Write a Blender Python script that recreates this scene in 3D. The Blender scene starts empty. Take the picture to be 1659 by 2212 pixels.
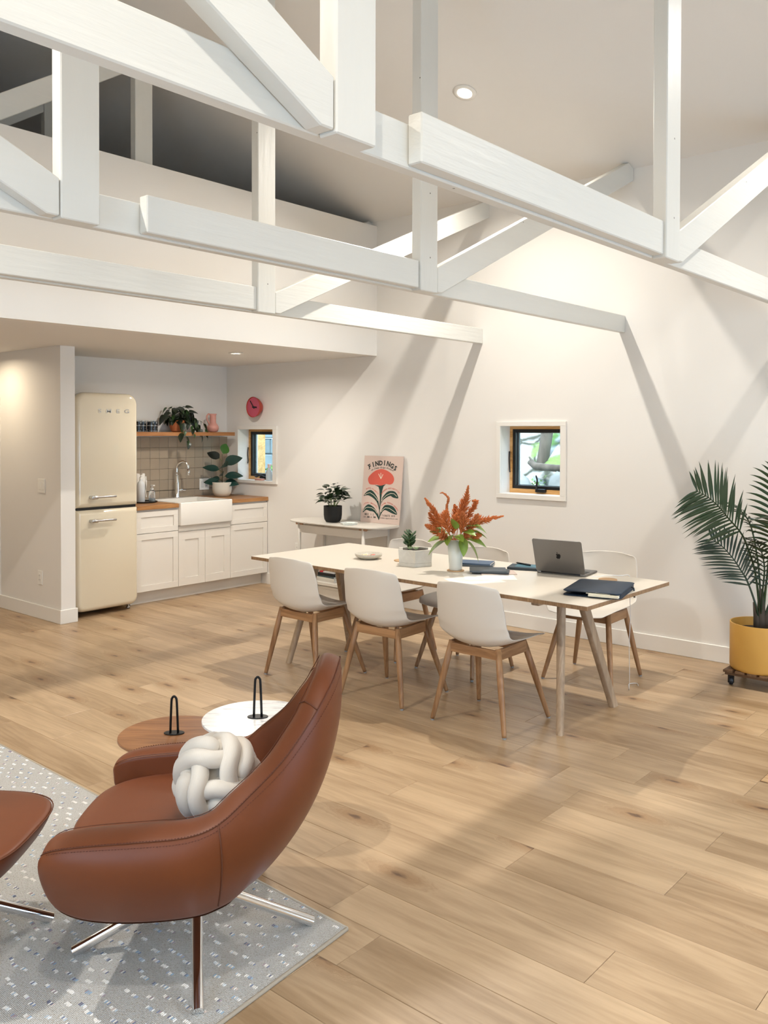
import bpy, bmesh, math, random
from mathutils import Vector, Matrix, noise
C = bpy.context.scene.collection
sc = bpy.context.scene
PI = math.pi
R = math.radians
def lin(h):
    c = [int(h[i:i+2], 16)/255 for i in (0, 2, 4)]
    return tuple((v/12.92 if v <= .04045 else ((v+.055)/1.055)**2.4) for v in c) + (1,)

# ------------------------------------------------------------------ camera
H = 1.58
a_, p_, r_ = R(40.7148), R(.9259), R(.1148)
F_ = Vector((math.cos(a_), math.sin(a_), 0)); R_ = Vector((math.sin(a_), -math.cos(a_), 0)); Z_ = Vector((0, 0, 1))
F2 = F_*math.cos(p_) - Z_*math.sin(p_); U2 = Z_*math.cos(p_) + F_*math.sin(p_)
R3 = R_*math.cos(r_) + U2*math.sin(r_); U3 = U2*math.cos(r_) - R_*math.sin(r_)
cam = bpy.data.objects.new('camera', bpy.data.cameras.new('camera')); C.objects.link(cam)
m = Matrix((R3, U3, -F2)).transposed().to_4x4(); m.translation = Vector((0, 0, H)); cam.matrix_world = m
cam.data.sensor_fit = 'HORIZONTAL'; cam.data.sensor_width = 36
cam.data.lens = 1874.16/1659*36
cam.data.shift_y = -(1106-962.04)/1659
cam.data.clip_start = .05
sc.camera = cam
# ------------------------------------------------------------------ light
sc.view_settings.view_transform = 'Standard'; sc.view_settings.look = 'None'
sc.view_settings.gamma = 1; sc.view_settings.use_curve_mapping = False
sc.view_settings.exposure = 0.46
w = bpy.data.worlds.new('sky'); sc.world = w; w.use_nodes = True
bg = w.node_tree.nodes['Background']; bg.inputs[0].default_value = (.56, .78, 1, 1); bg.inputs[1].default_value = 3.6
sun = bpy.data.lights.new('sun', 'SUN'); sun.energy = 5; sun.angle = R(1.5); sun.color = (1, .96, .9)
so = bpy.data.objects.new('sun', sun); C.objects.link(so); so.rotation_euler = Vector((.48, .10, -.87)).to_track_quat('-Z', 'Y').to_euler()
U, VK, VL, V9 = 6.005, 7.412, 5.258, 8.6
US, VS = -.86, -2.6            # left wall, wall behind the camera
ZS, ZP, ZW, SL, UR = 2.273, 3.457, 3.50, 1/3, 2.585
WARM = (1, .945, .87)
def area(name, loc, size, power, color, rot=(0, 0, 0), size_y=None, spread=PI):
    l = bpy.data.lights.new(name, 'AREA'); l.energy = power; l.color = color
    l.shape = 'DISK' if size_y is None else 'RECTANGLE'; l.size = size
    if size_y: l.size_y = size_y
    l.spread = spread
    o = bpy.data.objects.new(name, l); C.objects.link(o); o.location = loc; o.rotation_euler = rot
    return o
def zc(u): return ZW + SL*(U-u) if u > UR else ZW + SL*(U-UR) - SL*(UR-u)
DAY = (.42, .67, 1.0)
# daylight entering through the glazed doors behind the camera and the windows of the left wall
area('daylight_rear_doors', (2.9, VS+.06, .85), 3.0, 26, DAY, (R(90), 0, 0), 1.5)
area('daylight_left_window', (US+.06, 1.6, 1.42), 1.4, 7, DAY, (R(90), 0, R(-90)), 1.2)
SPOTS = [(4.853, 3.458), (4.853, .62), (.32, 3.458), (.32, .62), (4.853, -1.6), (.32, -1.6)]
LOW = [(4.979, 6.016), (3.22, 7.45), (1.2, 6.016)]
for i, (u, v) in enumerate(SPOTS):
    area('spot', (u, v, zc(u)-.016), .07, 40 if v > 2 else 22, WARM, (0, (math.atan(SL) if u > UR else -math.atan(SL))*.5, 0), None, R(150))
for u, v in LOW:
    area('spot', (u, v, ZS-.012), .08, 14 if u > 4 else 6, WARM if u > 4 else (1, .84, .62), (0, 0, 0), None, R(165))

# ------------------------------------------------------------------ materials
MATS = {}
def nm(name):
    m = bpy.data.materials.new(name); m.use_nodes = True
    return m, m.node_tree.nodes, m.node_tree.links, m.node_tree.nodes['Principled BSDF']
def mat(name, col, rough=.5, metal=0, bump=0, bscale=60, var=0, vscale=8, stretch=(1, 1, 1), coat=0, trans=0, spec=.5, emit=0, sheen=0, rvar=0):
    if name in MATS: return MATS[name]
    m, N, L, b = nm(name); MATS[name] = m
    col = lin(col) if isinstance(col, str) else col
    b.inputs['Base Color'].default_value = col; b.inputs['Roughness'].default_value = rough
    b.inputs['Metallic'].default_value = metal; b.inputs['Specular IOR Level'].default_value = spec
    b.inputs['Coat Weight'].default_value = coat; b.inputs['Transmission Weight'].default_value = trans
    b.inputs['Sheen Weight'].default_value = sheen
    if emit:
        b.inputs['Emission Color'].default_value = col; b.inputs['Emission Strength'].default_value = emit
    if bump or var or rvar:
        tc = N.new('ShaderNodeTexCoord'); mp = N.new('ShaderNodeMapping'); mp.inputs['Scale'].default_value = stretch
        L.new(tc.outputs['Object'], mp.inputs[0])
        if bump:
            n = N.new('ShaderNodeTexNoise'); n.inputs['Scale'].default_value = bscale; n.inputs['Detail'].default_value = 4
            L.new(mp.outputs[0], n.inputs[0]); bp = N.new('ShaderNodeBump'); bp.inputs['Strength'].default_value = bump
            bp.inputs['Distance'].default_value = .004; L.new(n.outputs[0], bp.inputs['Height']); L.new(bp.outputs[0], b.inputs['Normal'])
        if var:
            n2 = N.new('ShaderNodeTexNoise'); n2.inputs['Scale'].default_value = vscale; n2.inputs['Detail'].default_value = 5
            L.new(mp.outputs[0], n2.inputs[0])
            oi = N.new('ShaderNodeObjectInfo'); ad = N.new('ShaderNodeMath'); ad.operation = 'ADD'
            mu = N.new('ShaderNodeMath'); mu.operation = 'MULTIPLY'; mu.inputs[1].default_value = rvar
            L.new(oi.outputs['Random'], mu.inputs[0]); L.new(n2.outputs[0], ad.inputs[0]); L.new(mu.outputs[0], ad.inputs[1])
            cr = N.new('ShaderNodeMapRange'); cr.inputs[1].default_value = .3; cr.inputs[2].default_value = .7+rvar
            cr.inputs[3].default_value = 1-var; cr.inputs[4].default_value = 1+var*.6
            L.new(ad.outputs[0], cr.inputs[0])
            hs = N.new('ShaderNodeHueSaturation'); hs.inputs['Color'].default_value = col; L.new(cr.outputs[0], hs.inputs['Value'])
            L.new(hs.outputs[0], b.inputs['Base Color'])
    return m
def wood(name, light, dark, rough=.45, axis=1, scale=1., contrast=.5, knots=False, bump=.12, rnd=.0):
    """grain runs along the object's axis (0 x, 1 y, 2 z); every object gets its own cut and tone"""
    if name in MATS: return MATS[name]
    m, N, L, b = nm(name); MATS[name] = m
    b.inputs['Roughness'].default_value = rough
    tc = N.new('ShaderNodeTexCoord'); oi = N.new('ShaderNodeObjectInfo')
    off = N.new('ShaderNodeVectorMath'); off.operation = 'SCALE'; off.inputs[0].default_value = (37.1, 53.7, 21.3)
    L.new(oi.outputs['Random'], off.inputs['Scale'])
    ad = N.new('ShaderNodeVectorMath'); ad.operation = 'ADD'; L.new(tc.outputs['Object'], ad.inputs[0]); L.new(off.outputs[0], ad.inputs[1])
    s = [9*scale]*3; s[axis] = .9*scale
    mp = N.new('ShaderNodeMapping'); mp.inputs['Scale'].default_value = s; L.new(ad.outputs[0], mp.inputs[0])
    src = mp.outputs[0]; dark_f = None
    if knots:
        ks = [3.2*scale]*3; ks[axis] = 1.15*scale
        mk = N.new('ShaderNodeMapping'); mk.inputs['Scale'].default_value = ks; L.new(ad.outputs[0], mk.inputs[0])
        vo = N.new('ShaderNodeTexVoronoi'); vo.inputs['Scale'].default_value = 1; vo.voronoi_dimensions = '2D'
        L.new(mk.outputs[0], vo.inputs['Vector'])
        kn = N.new('ShaderNodeTexNoise'); kn.inputs['Scale'].default_value = 22; kn.inputs['Detail'].default_value = 4; L.new(mk.outputs[0], kn.inputs[0])
        km = N.new('ShaderNodeMath'); km.operation = 'MULTIPLY_ADD'; km.inputs[1].default_value = .10; L.new(kn.outputs[0], km.inputs[0]); L.new(vo.outputs['Distance'], km.inputs[2])
        # only some cells hold a knot
        wn = N.new('ShaderNodeSeparateColor'); L.new(vo.outputs['Color'], wn.inputs[0])
        gt = N.new('ShaderNodeMath'); gt.operation = 'GREATER_THAN'; gt.inputs[1].default_value = .30; L.new(wn.outputs[0], gt.inputs[0])
        kr = N.new('ShaderNodeMapRange'); kr.inputs[1].default_value = .105; kr.inputs[2].default_value = .065; kr.inputs[3].default_value = 0; kr.inputs[4].default_value = 1
        L.new(km.outputs[0], kr.inputs[0])
        k2 = N.new('ShaderNodeMath'); k2.operation = 'MULTIPLY'; L.new(kr.outputs[0], k2.inputs[0]); L.new(gt.outputs[0], k2.inputs[1])
        halo = N.new('ShaderNodeMapRange'); halo.inputs[1].default_value = .27; halo.inputs[2].default_value = .08; halo.inputs[3].default_value = 0; halo.inputs[4].default_value = 1
        halo.interpolation_type = 'SMOOTHSTEP'
        L.new(km.outputs[0], halo.inputs[0])
        h2 = N.new('ShaderNodeMath'); h2.operation = 'MULTIPLY'; L.new(halo.outputs[0], h2.inputs[0]); L.new(gt.outputs[0], h2.inputs[1])
        dark_f = (k2.outputs[0], h2.outputs[0])
        # bend the grain round the knot
        sc_ = N.new('ShaderNodeVectorMath'); sc_.operation = 'SCALE'; sc_.inputs[0].default_value = (1.6, 1.6, 1.6); L.new(h2.outputs[0], sc_.inputs['Scale'])
        a2 = N.new('ShaderNodeVectorMath'); a2.operation = 'ADD'; L.new(mp.outputs[0], a2.inputs[0]); L.new(sc_.outputs[0], a2.inputs[1]); src = a2.outputs[0]
    n1 = N.new('ShaderNodeTexNoise'); n1.inputs['Scale'].default_value = .55; n1.inputs['Detail'].default_value = 3; n1.inputs['Distortion'].default_value = .6; L.new(src, n1.inputs[0])
    # cathedral rings: bands of the slow noise
    mm = N.new('ShaderNodeMath'); mm.operation = 'MULTIPLY'; mm.inputs[1].default_value = 60; L.new(n1.outputs[0], mm.inputs[0])
    sn = N.new('ShaderNodeMath'); sn.operation = 'SINE'; L.new(mm.outputs[0], sn.inputs[0])
    n2 = N.new('ShaderNodeTexNoise'); n2.inputs['Scale'].default_value = 9; n2.inputs['Detail'].default_value = 6; n2.inputs['Roughness'].default_value = .6; L.new(src, n2.inputs[0])
    n3 = N.new('ShaderNodeTexNoise'); n3.inputs['Scale'].default_value = .9; n3.inputs['Detail'].default_value = 2; L.new(mp.outputs[0], n3.inputs[0])
    # mix = .5*n3 + .13*sin + .3*n2
    q1 = N.new('ShaderNodeMath'); q1.operation = 'MULTIPLY_ADD'; q1.inputs[1].default_value = .11; L.new(sn.outputs[0], q1.inputs[0]); L.new(n3.outputs[0], q1.inputs[2])
    q2 = N.new('ShaderNodeMath'); q2.operation = 'MULTIPLY_ADD'; q2.inputs[1].default_value = .55; L.new(n2.outputs[0], q2.inputs[0]); L.new(q1.outputs[0], q2.inputs[2])
    q3 = N.new('ShaderNodeMath'); q3.operation = 'MULTIPLY_ADD'; q3.inputs[1].default_value = rnd; L.new(oi.outputs['Random'], q3.inputs[0]); L.new(q2.outputs[0], q3.inputs[2])
    mr = N.new('ShaderNodeMapRange'); mr.inputs[1].default_value = .78-contrast*.5; mr.inputs[2].default_value = .78+contrast*.5+rnd; L.new(q3.outputs[0], mr.inputs[0])
    mx = N.new('ShaderNodeMix'); mx.data_type = 'RGBA'; mx.inputs[6].default_value = lin(light); mx.inputs[7].default_value = lin(dark); L.new(mr.outputs[0], mx.inputs[0])
    out = mx.outputs[2]
    if dark_f:
        for f, c, k in ((dark_f[1], '97724c', .62), (dark_f[0], '5b4130', .85)):
            fm = N.new('ShaderNodeMath'); fm.operation = 'MULTIPLY'; fm.inputs[1].default_value = k; L.new(f, fm.inputs[0])
            mk2 = N.new('ShaderNodeMix'); mk2.data_type = 'RGBA'; L.new(fm.outputs[0], mk2.inputs[0]); L.new(out, mk2.inputs[6]); mk2.inputs[7].default_value = lin(c); out = mk2.outputs[2]
    L.new(out, b.inputs['Base Color'])
    bp = N.new('ShaderNodeBump'); bp.inputs['Strength'].default_value = bump; bp.inputs['Distance'].default_value = .002; L.new(n2.outputs[0], bp.inputs['Height']); L.new(bp.outputs[0], b.inputs['Normal'])
    return m
M_wall = mat('wall_paint', 'e9e5de', .62, bump=.03, bscale=140)
M_ceil = mat('ceiling_paint', 'e6e2dc', .8, bump=.02, bscale=120)
M_trim = mat('trim_paint', 'ece8e0', .4)
M_beam = mat('painted_timber', 'dcdad2', .42, bump=.5, bscale=26, stretch=(.16, 1, 1.6), var=.03, vscale=5)
M_beamv = mat('painted_timber_upright', 'dcdad2', .42, bump=.45, bscale=26, stretch=(1, 1, .16), var=.03, vscale=5)
for m in (M_beam, M_beamv):
    N, L, b = m.node_tree.nodes, m.node_tree.links, m.node_tree.nodes['Principled BSDF']
    src = b.inputs['Base Color'].links[0].from_socket
    tc = N.new('ShaderNodeTexCoord'); v = N.new('ShaderNodeTexVoronoi'); v.inputs['Scale'].default_value = 13; L.new(tc.outputs['Object'], v.inputs[0])
    sp_ = N.new('ShaderNodeSeparateColor'); L.new(v.outputs['Color'], sp_.inputs[0])
    g = N.new('ShaderNodeMath'); g.operation = 'GREATER_THAN'; g.inputs[1].default_value = .82; L.new(sp_.outputs[0], g.inputs[0])
    l = N.new('ShaderNodeMath'); l.operation = 'LESS_THAN'; l.inputs[1].default_value = .055; L.new(v.outputs['Distance'], l.inputs[0])
    mu = N.new('ShaderNodeMath'); mu.operation = 'MULTIPLY'; L.new(g.outputs[0], mu.inputs[0]); L.new(l.outputs[0], mu.inputs[1])
    mx = N.new('ShaderNodeMix'); mx.data_type = 'RGBA'; L.new(mu.outputs[0], mx.inputs[0]); L.new(src, mx.inputs[6]); mx.inputs[7].default_value = lin('6e6a60'); L.new(mx.outputs[2], b.inputs['Base Color'])
M_floor = wood('oak_plank', 'ccb08d', '8f7353', .36, 1, 1., .62, knots=True, rnd=.50)
M_gap = mat('plank_joint', 'b89c78', .7)
M_white = mat('cabinet_paint', 'e6e0d6', .38)
M_black = mat('black_metal', '0c0c0d', .38, metal=.3)
M_chrome = mat('chrome', (.80, .80, .80, 1), .08, metal=1)
M_steel = mat('brushed_steel', (.55, .55, .55, 1), .25, metal=1)

# ------------------------------------------------------------------ mesh helpers
class MB:
    def __init__(s): s.v = []; s.f = []
    def add(s, vs, fs):
        n = len(s.v); s.v += [tuple(p) for p in vs]; s.f += [tuple(i+n for i in f) for f in fs]; return s
    def box(s, a, b, M=None):
        (x0, y0, z0), (x1, y1, z1) = a, b
        vs = [(x0, y0, z0), (x1, y0, z0), (x1, y1, z0), (x0, y1, z0), (x0, y0, z1), (x1, y0, z1), (x1, y1, z1), (x0, y1, z1)]
        if M: vs = [M @ Vector(p) for p in vs]
        return s.add(vs, [(3, 2, 1, 0), (4, 5, 6, 7), (0, 1, 5, 4), (1, 2, 6, 5), (2, 3, 7, 6), (3, 0, 4, 7)])
    def tube(s, pts, r, n=10, cap=True, flat=1, up=None):
        pts = [Vector(p) for p in pts]; rs = r if isinstance(r, (list, tuple)) else [r]*len(pts)
        t0 = (pts[1]-pts[0]).normalized(); ref = Vector(up) if up else (Vector((0, 0, 1)) if abs(t0.z) < .9 else Vector((1, 0, 0)))
        nrm = (ref - t0*ref.dot(t0)).normalized(); vs = []; fs = []
        for i, p in enumerate(pts):
            t = (pts[min(i+1, len(pts)-1)]-pts[max(i-1, 0)]).normalized()
            nrm = (nrm - t*nrm.dot(t)).normalized(); bn = t.cross(nrm)
            for k in range(n):
                a = 2*PI*k/n; vs.append(p + nrm*math.cos(a)*rs[i] + bn*math.sin(a)*rs[i]*flat)
        for i in range(len(pts)-1):
            for k in range(n):
                k2 = (k+1) % n; fs.append((i*n+k, i*n+k2, (i+1)*n+k2, (i+1)*n+k))
        if cap: fs += [tuple(reversed(range(n))), tuple(range((len(pts)-1)*n, len(pts)*n))]
        return s.add(vs, fs)
    def loop(s, pts, r, n=10, nrms=None):
        pts = [Vector(p) for p in pts]; m_ = len(pts); vs = []; fs = []
        for i, p in enumerate(pts):
            t = (pts[(i+1) % m_]-pts[i-1]).normalized(); nr = nrms[i] if nrms else Vector((0, 0, 1))
            nr = (nr - t*nr.dot(t)).normalized(); bn = t.cross(nr)
            for k in range(n):
                a = 2*PI*k/n; vs.append(p + nr*math.cos(a)*r + bn*math.sin(a)*r)
        for i in range(m_):
            for k in range(n):
                fs.append((i*n+k, i*n+(k+1) % n, ((i+1) % m_)*n+(k+1) % n, ((i+1) % m_)*n+k))
        return s.add(vs, fs)
    def lathe(s, prof, n=32, c=(0, 0, 0), cap0=True, cap1=True):
        vs = []; fs = []
        for r, z in prof:
            for k in range(n):
                a = 2*PI*k/n; vs.append((c[0]+r*math.cos(a), c[1]+r*math.sin(a), c[2]+z))
        for i in range(len(prof)-1):
            for k in range(n): fs.append((i*n+k, i*n+(k+1) % n, (i+1)*n+(k+1) % n, (i+1)*n+k))
        if cap0: fs.append(tuple(reversed(range(n))))
        if cap1: fs.append(tuple(range((len(prof)-1)*n, len(prof)*n)))
        return s.add(vs, fs)
    def prism(s, poly, d, M=None):
        """polygon in xy extruded from z=0 to z=d"""
        n = len(poly); vs = [Vector((x, y, 0)) for x, y in poly]+[Vector((x, y, d)) for x, y in poly]
        if M: vs = [M @ v for v in vs]
        return s.add(vs, [tuple(reversed(range(n))), tuple(range(n, 2*n))]+[(i, (i+1) % n, n+(i+1) % n, n+i) for i in range(n)])
    def grid(s, rows, close_u=False, close_v=False):
        nr = len(rows); nc = len(rows[0]); vs = [p for r_ in rows for p in r_]; fs = []
        for i in range(nr if close_v else nr-1):
            for j in range(nc if close_u else nc-1):
                i2 = (i+1) % nr; j2 = (j+1) % nc
                fs.append((i*nc+j, i*nc+j2, i2*nc+j2, i2*nc+j))
        return s.add(vs, fs)
    def mesh(s, name, material, smooth=False, bevel=0, seg=2, ang=30, clean=False):
        me = bpy.data.meshes.new(name); me.from_pydata(s.v, [], s.f)
        if bevel or clean:
            bm = bmesh.new(); bm.from_mesh(me)
            if clean: bmesh.ops.remove_doubles(bm, verts=bm.verts, dist=1e-5)
            bmesh.ops.recalc_face_normals(bm, faces=bm.faces)
            if bevel:
                ed = [e for e in bm.edges if len(e.link_faces) == 2 and e.calc_face_angle(0) > R(ang)]
                bmesh.ops.bevel(bm, geom=ed, offset=bevel, segments=seg, affect='EDGES', profile=.5, clamp_overlap=True)
            bm.to_mesh(me); bm.free()
        if smooth:
            me.shade_smooth()
            if bevel or smooth == 'auto':
                try: me.set_sharp_from_angle(angle=R(40))
                except Exception: pass
        if material: me.materials.append(material)
        return me
def obj(name, mb, material=None, parent=None, smooth=False, bevel=0, seg=2, loc=None, rot=None, ang=30, clean=False):
    me = mb if isinstance(mb, bpy.types.Mesh) else mb.mesh(name, material, smooth, bevel, seg, ang, clean)
    o = bpy.data.objects.new(name, me); C.objects.link(o)
    if parent: o.parent = parent
    if loc: o.location = loc
    if rot: o.rotation_euler = rot
    return o
def tag(o, label, cat, group=None, kind=None):
    if label: o['label'] = label
    if cat: o['category'] = cat
    if group: o['group'] = group
    if kind: o['kind'] = kind
    return o
def thing(name, label, cat, loc=(0, 0, 0), rz=0, group=None):
    o = bpy.data.objects.new(name, None); C.objects.link(o); o.location = loc; o.rotation_euler = (0, 0, rz)
    o.empty_display_size = .1
    return tag(o, label, cat, group)
def struct(name, mb, material, parent=None, **k):
    o = obj(name, mb, material, parent, **k)
    if not parent: o['kind'] = 'structure'
    return o
def copy_tree(o, parent=None):
    c = o.copy(); C.objects.link(c)
    if parent: c.parent = parent
    for ch in list(o.children): copy_tree(ch, c)
    return c
def subsurf(o, lv=1):
    md = o.modifiers.new('s', 'SUBSURF'); md.levels = lv; md.render_levels = lv
def rbox(x0, y0, z0, x1, y1, z1): return MB().box((x0, y0, z0), (x1, y1, z1))
def superell(a, b, n, k=48, e=.0):
    out = []
    for i in range(k):
        t = 2*PI*i/k; c, s_ = math.cos(t), math.sin(t)
        out.append((a*math.copysign(abs(c)**(2/n), c), b*math.copysign(abs(s_)**(2/n), s_)))
    return out
def rrect(a, b, r, seg=6):
    out = []
    for cx, cy, st in ((a-r, b-r, 0), (-a+r, b-r, 90), (-a+r, -b+r, 180), (a-r, -b+r, 270)):
        for i in range(seg+1):
            t = R(st+90*i/seg); out.append((cx+r*math.cos(t), cy+r*math.sin(t)))
    return out
def leaf_mesh(name, L_, W, material, curl=.3, fold=.15, tip=2., n=7, heart=0, base=.02):
    rows = []
    for i in range(n+1):
        t = i/n; x = t*L_
        wd = W*.5*(math.sin(PI*min(1, t**(.75 if not heart else .5)))**(.8)) if i not in (0, n) else (base*W if i == 0 else .001)
        if tip > 2.5 and t > .6: wd *= 1.05-.35*(t-.6)
        z = -curl*L_*t*t
        b_ = -heart*W*.25*(1-t)**3
        rows.append([(x+b_, wd, z+fold*wd), (x, wd*.5, z+fold*wd*.3), (x, 0, z), (x, -wd*.5, z+fold*wd*.3), (x+b_, -wd, z+fold*wd)])
    return MB().grid(rows).mesh(name, material, smooth=True)
def aim(o, loc, d, roll=0, s=1):
    """put o at loc with its x axis along d"""
    d = Vector(d).normalized(); up = Vector((0, 0, 1)) if abs(d.z) < .98 else Vector((0, 1, 0))
    y = up.cross(d).normalized(); z = d.cross(y)
    M_ = Matrix((d, y, z)).transposed().to_4x4() @ Matrix.Rotation(roll, 4, 'X') @ Matrix.Scale(s, 4)
    M_.translation = Vector(loc); o.matrix_world = M_
    return o
def cat_rom(P, n=6):
    P = [Vector(p) for p in P]; Q = [P[0]*2-P[1]]+P+[P[-1]*2-P[-2]]; out = []
    for i in range(1, len(Q)-2):
        for k in range(n):
            t = k/n; a, b, c, d = Q[i-1], Q[i], Q[i+1], Q[i+2]
            out.append(.5*((2*b)+(c-a)*t+(2*a-5*b+4*c-d)*t*t+(3*b-a-3*c+d)*t**3))
    out.append(P[-1]); return out
_tc = {}
def text_mb(s, size, bold=0.0, shear=0, ch_only=False):
    """outline of a string as flat faces from Blender's built-in face"""
    cu = bpy.data.curves.new('t', 'FONT'); cu.body = s; cu.size = size; cu.offset = bold; cu.shear = shear
    cu.resolution_u = 3; cu.align_x = 'CENTER'
    to = bpy.data.objects.new('t', cu); me = bpy.data.meshes.new_from_object(to)
    vs = [v.co.copy() for v in me.vertices]; fs = [tuple(p.vertices) for p in me.polygons]
    bpy.data.objects.remove(to); bpy.data.curves.remove(cu); bpy.data.meshes.remove(me)
    return vs, fs

# ------------------------------------------------------------------ room shell
TH = .26
def wall_holes(name, u0, u1, v0, v1, z0, z1, holes, axis):
    """wall slab with rectangular holes; axis 'u': wall spans v, holes (v0,v1,z0,z1)"""
    mb = MB(); lo, hi = (v0, v1) if axis == 'u' else (u0, u1)
    cuts = sorted({lo, hi, *[h[0] for h in holes], *[h[1] for h in holes]}); zs = sorted({z0, z1, *[h[2] for h in holes], *[h[3] for h in holes]})
    for a, b in zip(cuts, cuts[1:]):
        col = [(c, d) for c, d in zip(zs, zs[1:]) if not any(h[0] <= a and b <= h[1] and h[2] <= c and d <= h[3] for h in holes)]
        mer = []
        for c, d in col:
            if mer and abs(mer[-1][1]-c) < 1e-9: mer[-1][1] = d
            else: mer.append([c, d])
        for c, d in mer:
            if axis == 'u': mb.box((u0, a, c), (u1, b, d))
            else: mb.box((a, v0, c), (b, v1, d))
    return struct(name, mb, M_wall)
W2 = (3.352, 3.902, 1.077, 1.624); W1 = (6.660, 7.203, 1.065, 1.598)
wr = wall_holes('wall_right', U, U+TH, VS-TH, V9+TH, 0, ZW+.02, [W2, W1], 'u')
wl = wall_holes('wall_left', US-TH, US, VS-TH, V9+TH, 0, zc(US)+.02, [(.9, 2.3, .8, 2.05)], 'u')
# gable wall behind the camera with its glazed doors, and the far gable behind the loft
wf = wall_holes('wall_front', US-TH, U+TH, VS-TH, VS, 0, ZW-.04, [(1.4, 4.4, .02, 2.1)], 'v')
def gable(name, v0, v1):
    M_ = Matrix(((1, 0, 0, 0), (0, 0, 1, v0), (0, 1, 0, 0), (0, 0, 0, 1)))
    poly = [(US, ZW-.04), (U, ZW-.04), (U, ZW), (UR, zc(UR)), (US, zc(US))]
    return MB().prism(poly, v1-v0, M_)
struct('wall_front_gable', gable('g', VS-TH, VS), M_wall, parent=wf)
wb = struct('wall_back', rbox(3.76, VK, 0, U, VK+.12, ZS), M_wall)
wg = struct('wall_loft', rbox(US, V9, 0, U, V9+TH, ZW-.04), M_wall)
struct('wall_loft_gable', gable('g', V9, V9+TH), M_wall, parent=wg)
wp = struct('wall_partition', rbox(3.634, 6.60, 0, 3.762, V9, ZS), M_wall)
# sloped ceiling
mb = MB()
for (ua, ub) in ((U, UR), (UR, US)):
    za, zb = zc(ua), zc(ub); t = .15
    x0, x1, q0, q1 = (ua, ub, za, zb)
    mb.add([(x0, VS-TH, q0), (x1, VS-TH, q1), (x1, V9+TH, q1), (x0, V9+TH, q0), (x0, VS-TH, q0+t), (x1, VS-TH, q1+t), (x1, V9+TH, q1+t), (x0, V9+TH, q0+t)],
           [(3, 2, 1, 0), (4, 5, 6, 7), (0, 1, 5, 4), (1, 2, 6, 5), (2, 3, 7, 6), (3, 0, 4, 7)])
struct('ceiling', mb, M_ceil, clean=True)
# eave strips so that no light leaks above the side walls
struct('ceiling_kitchen', rbox(US, VL+.11, ZS, U, V9, ZS+.14), M_ceil)
struct('wall_loft_parapet', rbox(US, VL, ZS, U, VL+.11, ZP), M_wall)
# floor: sub floor and planks laid along v
fl = struct('floor', rbox(US-TH, VS-TH, -.2, U+TH, V9+TH, -.006), M_gap)
random.seed(11)
known = {}
def bi(u): return int(math.floor((u-3.862)/.2025))
for u, v in ((5.0, 1.587), (4.6, 1.592), (3.95, 1.256), (3.16, 1.798), (2.98, 1.188), (2.76, 1.697), (2.06, 1.995), (3.37, 1.20), (2.95, 2.425), (3.56, 1.988), (2.39, 1.17)):
    known.setdefault(bi(u), []).append(v)
bw = .2025; k0 = bi(US+.01); k1 = bi(U-.01)
npl = 0
for k in range(k0, k1+1):
    ua, ub = max(US, 3.862+k*bw), min(U, 3.862+(k+1)*bw)
    joints = sorted(known.get(k, [])); base = joints[0] if joints else random.uniform(0, 1.8)
    js = list(joints) if joints else [base]
    v = js[0]
    while v > VS+.3:
        v -= random.choice((1.25, 1.6, 1.9, 2.2, 2.2)); js.append(v)
    v = max(js)
    while v < V9-.3:
        v += random.choice((.62, 1.1, 1.5, 1.9, 2.2)); js.append(v)
    js = sorted(j for j in js if VS+.05 < j < V9-.05); js = [VS]+js+[V9]
    for va, vb in zip(js, js[1:]):
        if vb <= va: continue
        g = .0006; cx, cy = (ua+ub)/2, (va+vb)/2; hx, hy = (ub-ua)/2-g, (vb-va)/2-g; e = .0011
        mb = MB().add([(-hx, -hy, -.006), (hx, -hy, -.006), (hx, hy, -.006), (-hx, hy, -.006),
                       (-hx, -hy, -e), (hx, -hy, -e), (hx, hy, -e), (-hx, hy, -e),
                       (-hx+e, -hy+e, 0), (hx-e, -hy+e, 0), (hx-e, hy-e, 0), (-hx+e, hy-e, 0)],
                      [(3, 2, 1, 0), (0, 1, 5, 4), (1, 2, 6, 5), (2, 3, 7, 6), (3, 0, 4, 7), (4, 5, 9, 8), (5, 6, 10, 9), (6, 7, 11, 10), (7, 4, 8, 11), (8, 9, 10, 11)])
        o = obj('plank', mb, M_floor, fl, loc=(cx, cy, 0)); npl += 1
print('planks', npl)
# baseboards
def board(name, mb, **k): return struct(name, mb, M_trim, bevel=.003, seg=1, **k)
board('baseboard_right', rbox(U-.016, VS, 0, U, 6.75, .115))
mbp = MB(); mbp.prism([(3.62, 6.586), (3.776, 6.586), (3.776, 6.63), (3.762, 6.63), (3.762, 6.60), (3.634, 6.60), (3.634, V9), (3.62, V9)], .115)
board('baseboard_partition', mbp)
board('baseboard_front', rbox(US, VS, 0, 1.4, VS+.016, .115)); board('baseboard_left', rbox(US, VS+.02, 0, US+.016, V9, .115))
# door casing at the far left edge of the partition
struct('trim_1', rbox(3.614, 7.64, 0, 3.634, 7.73, 2.12), M_trim, bevel=.002)
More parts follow.
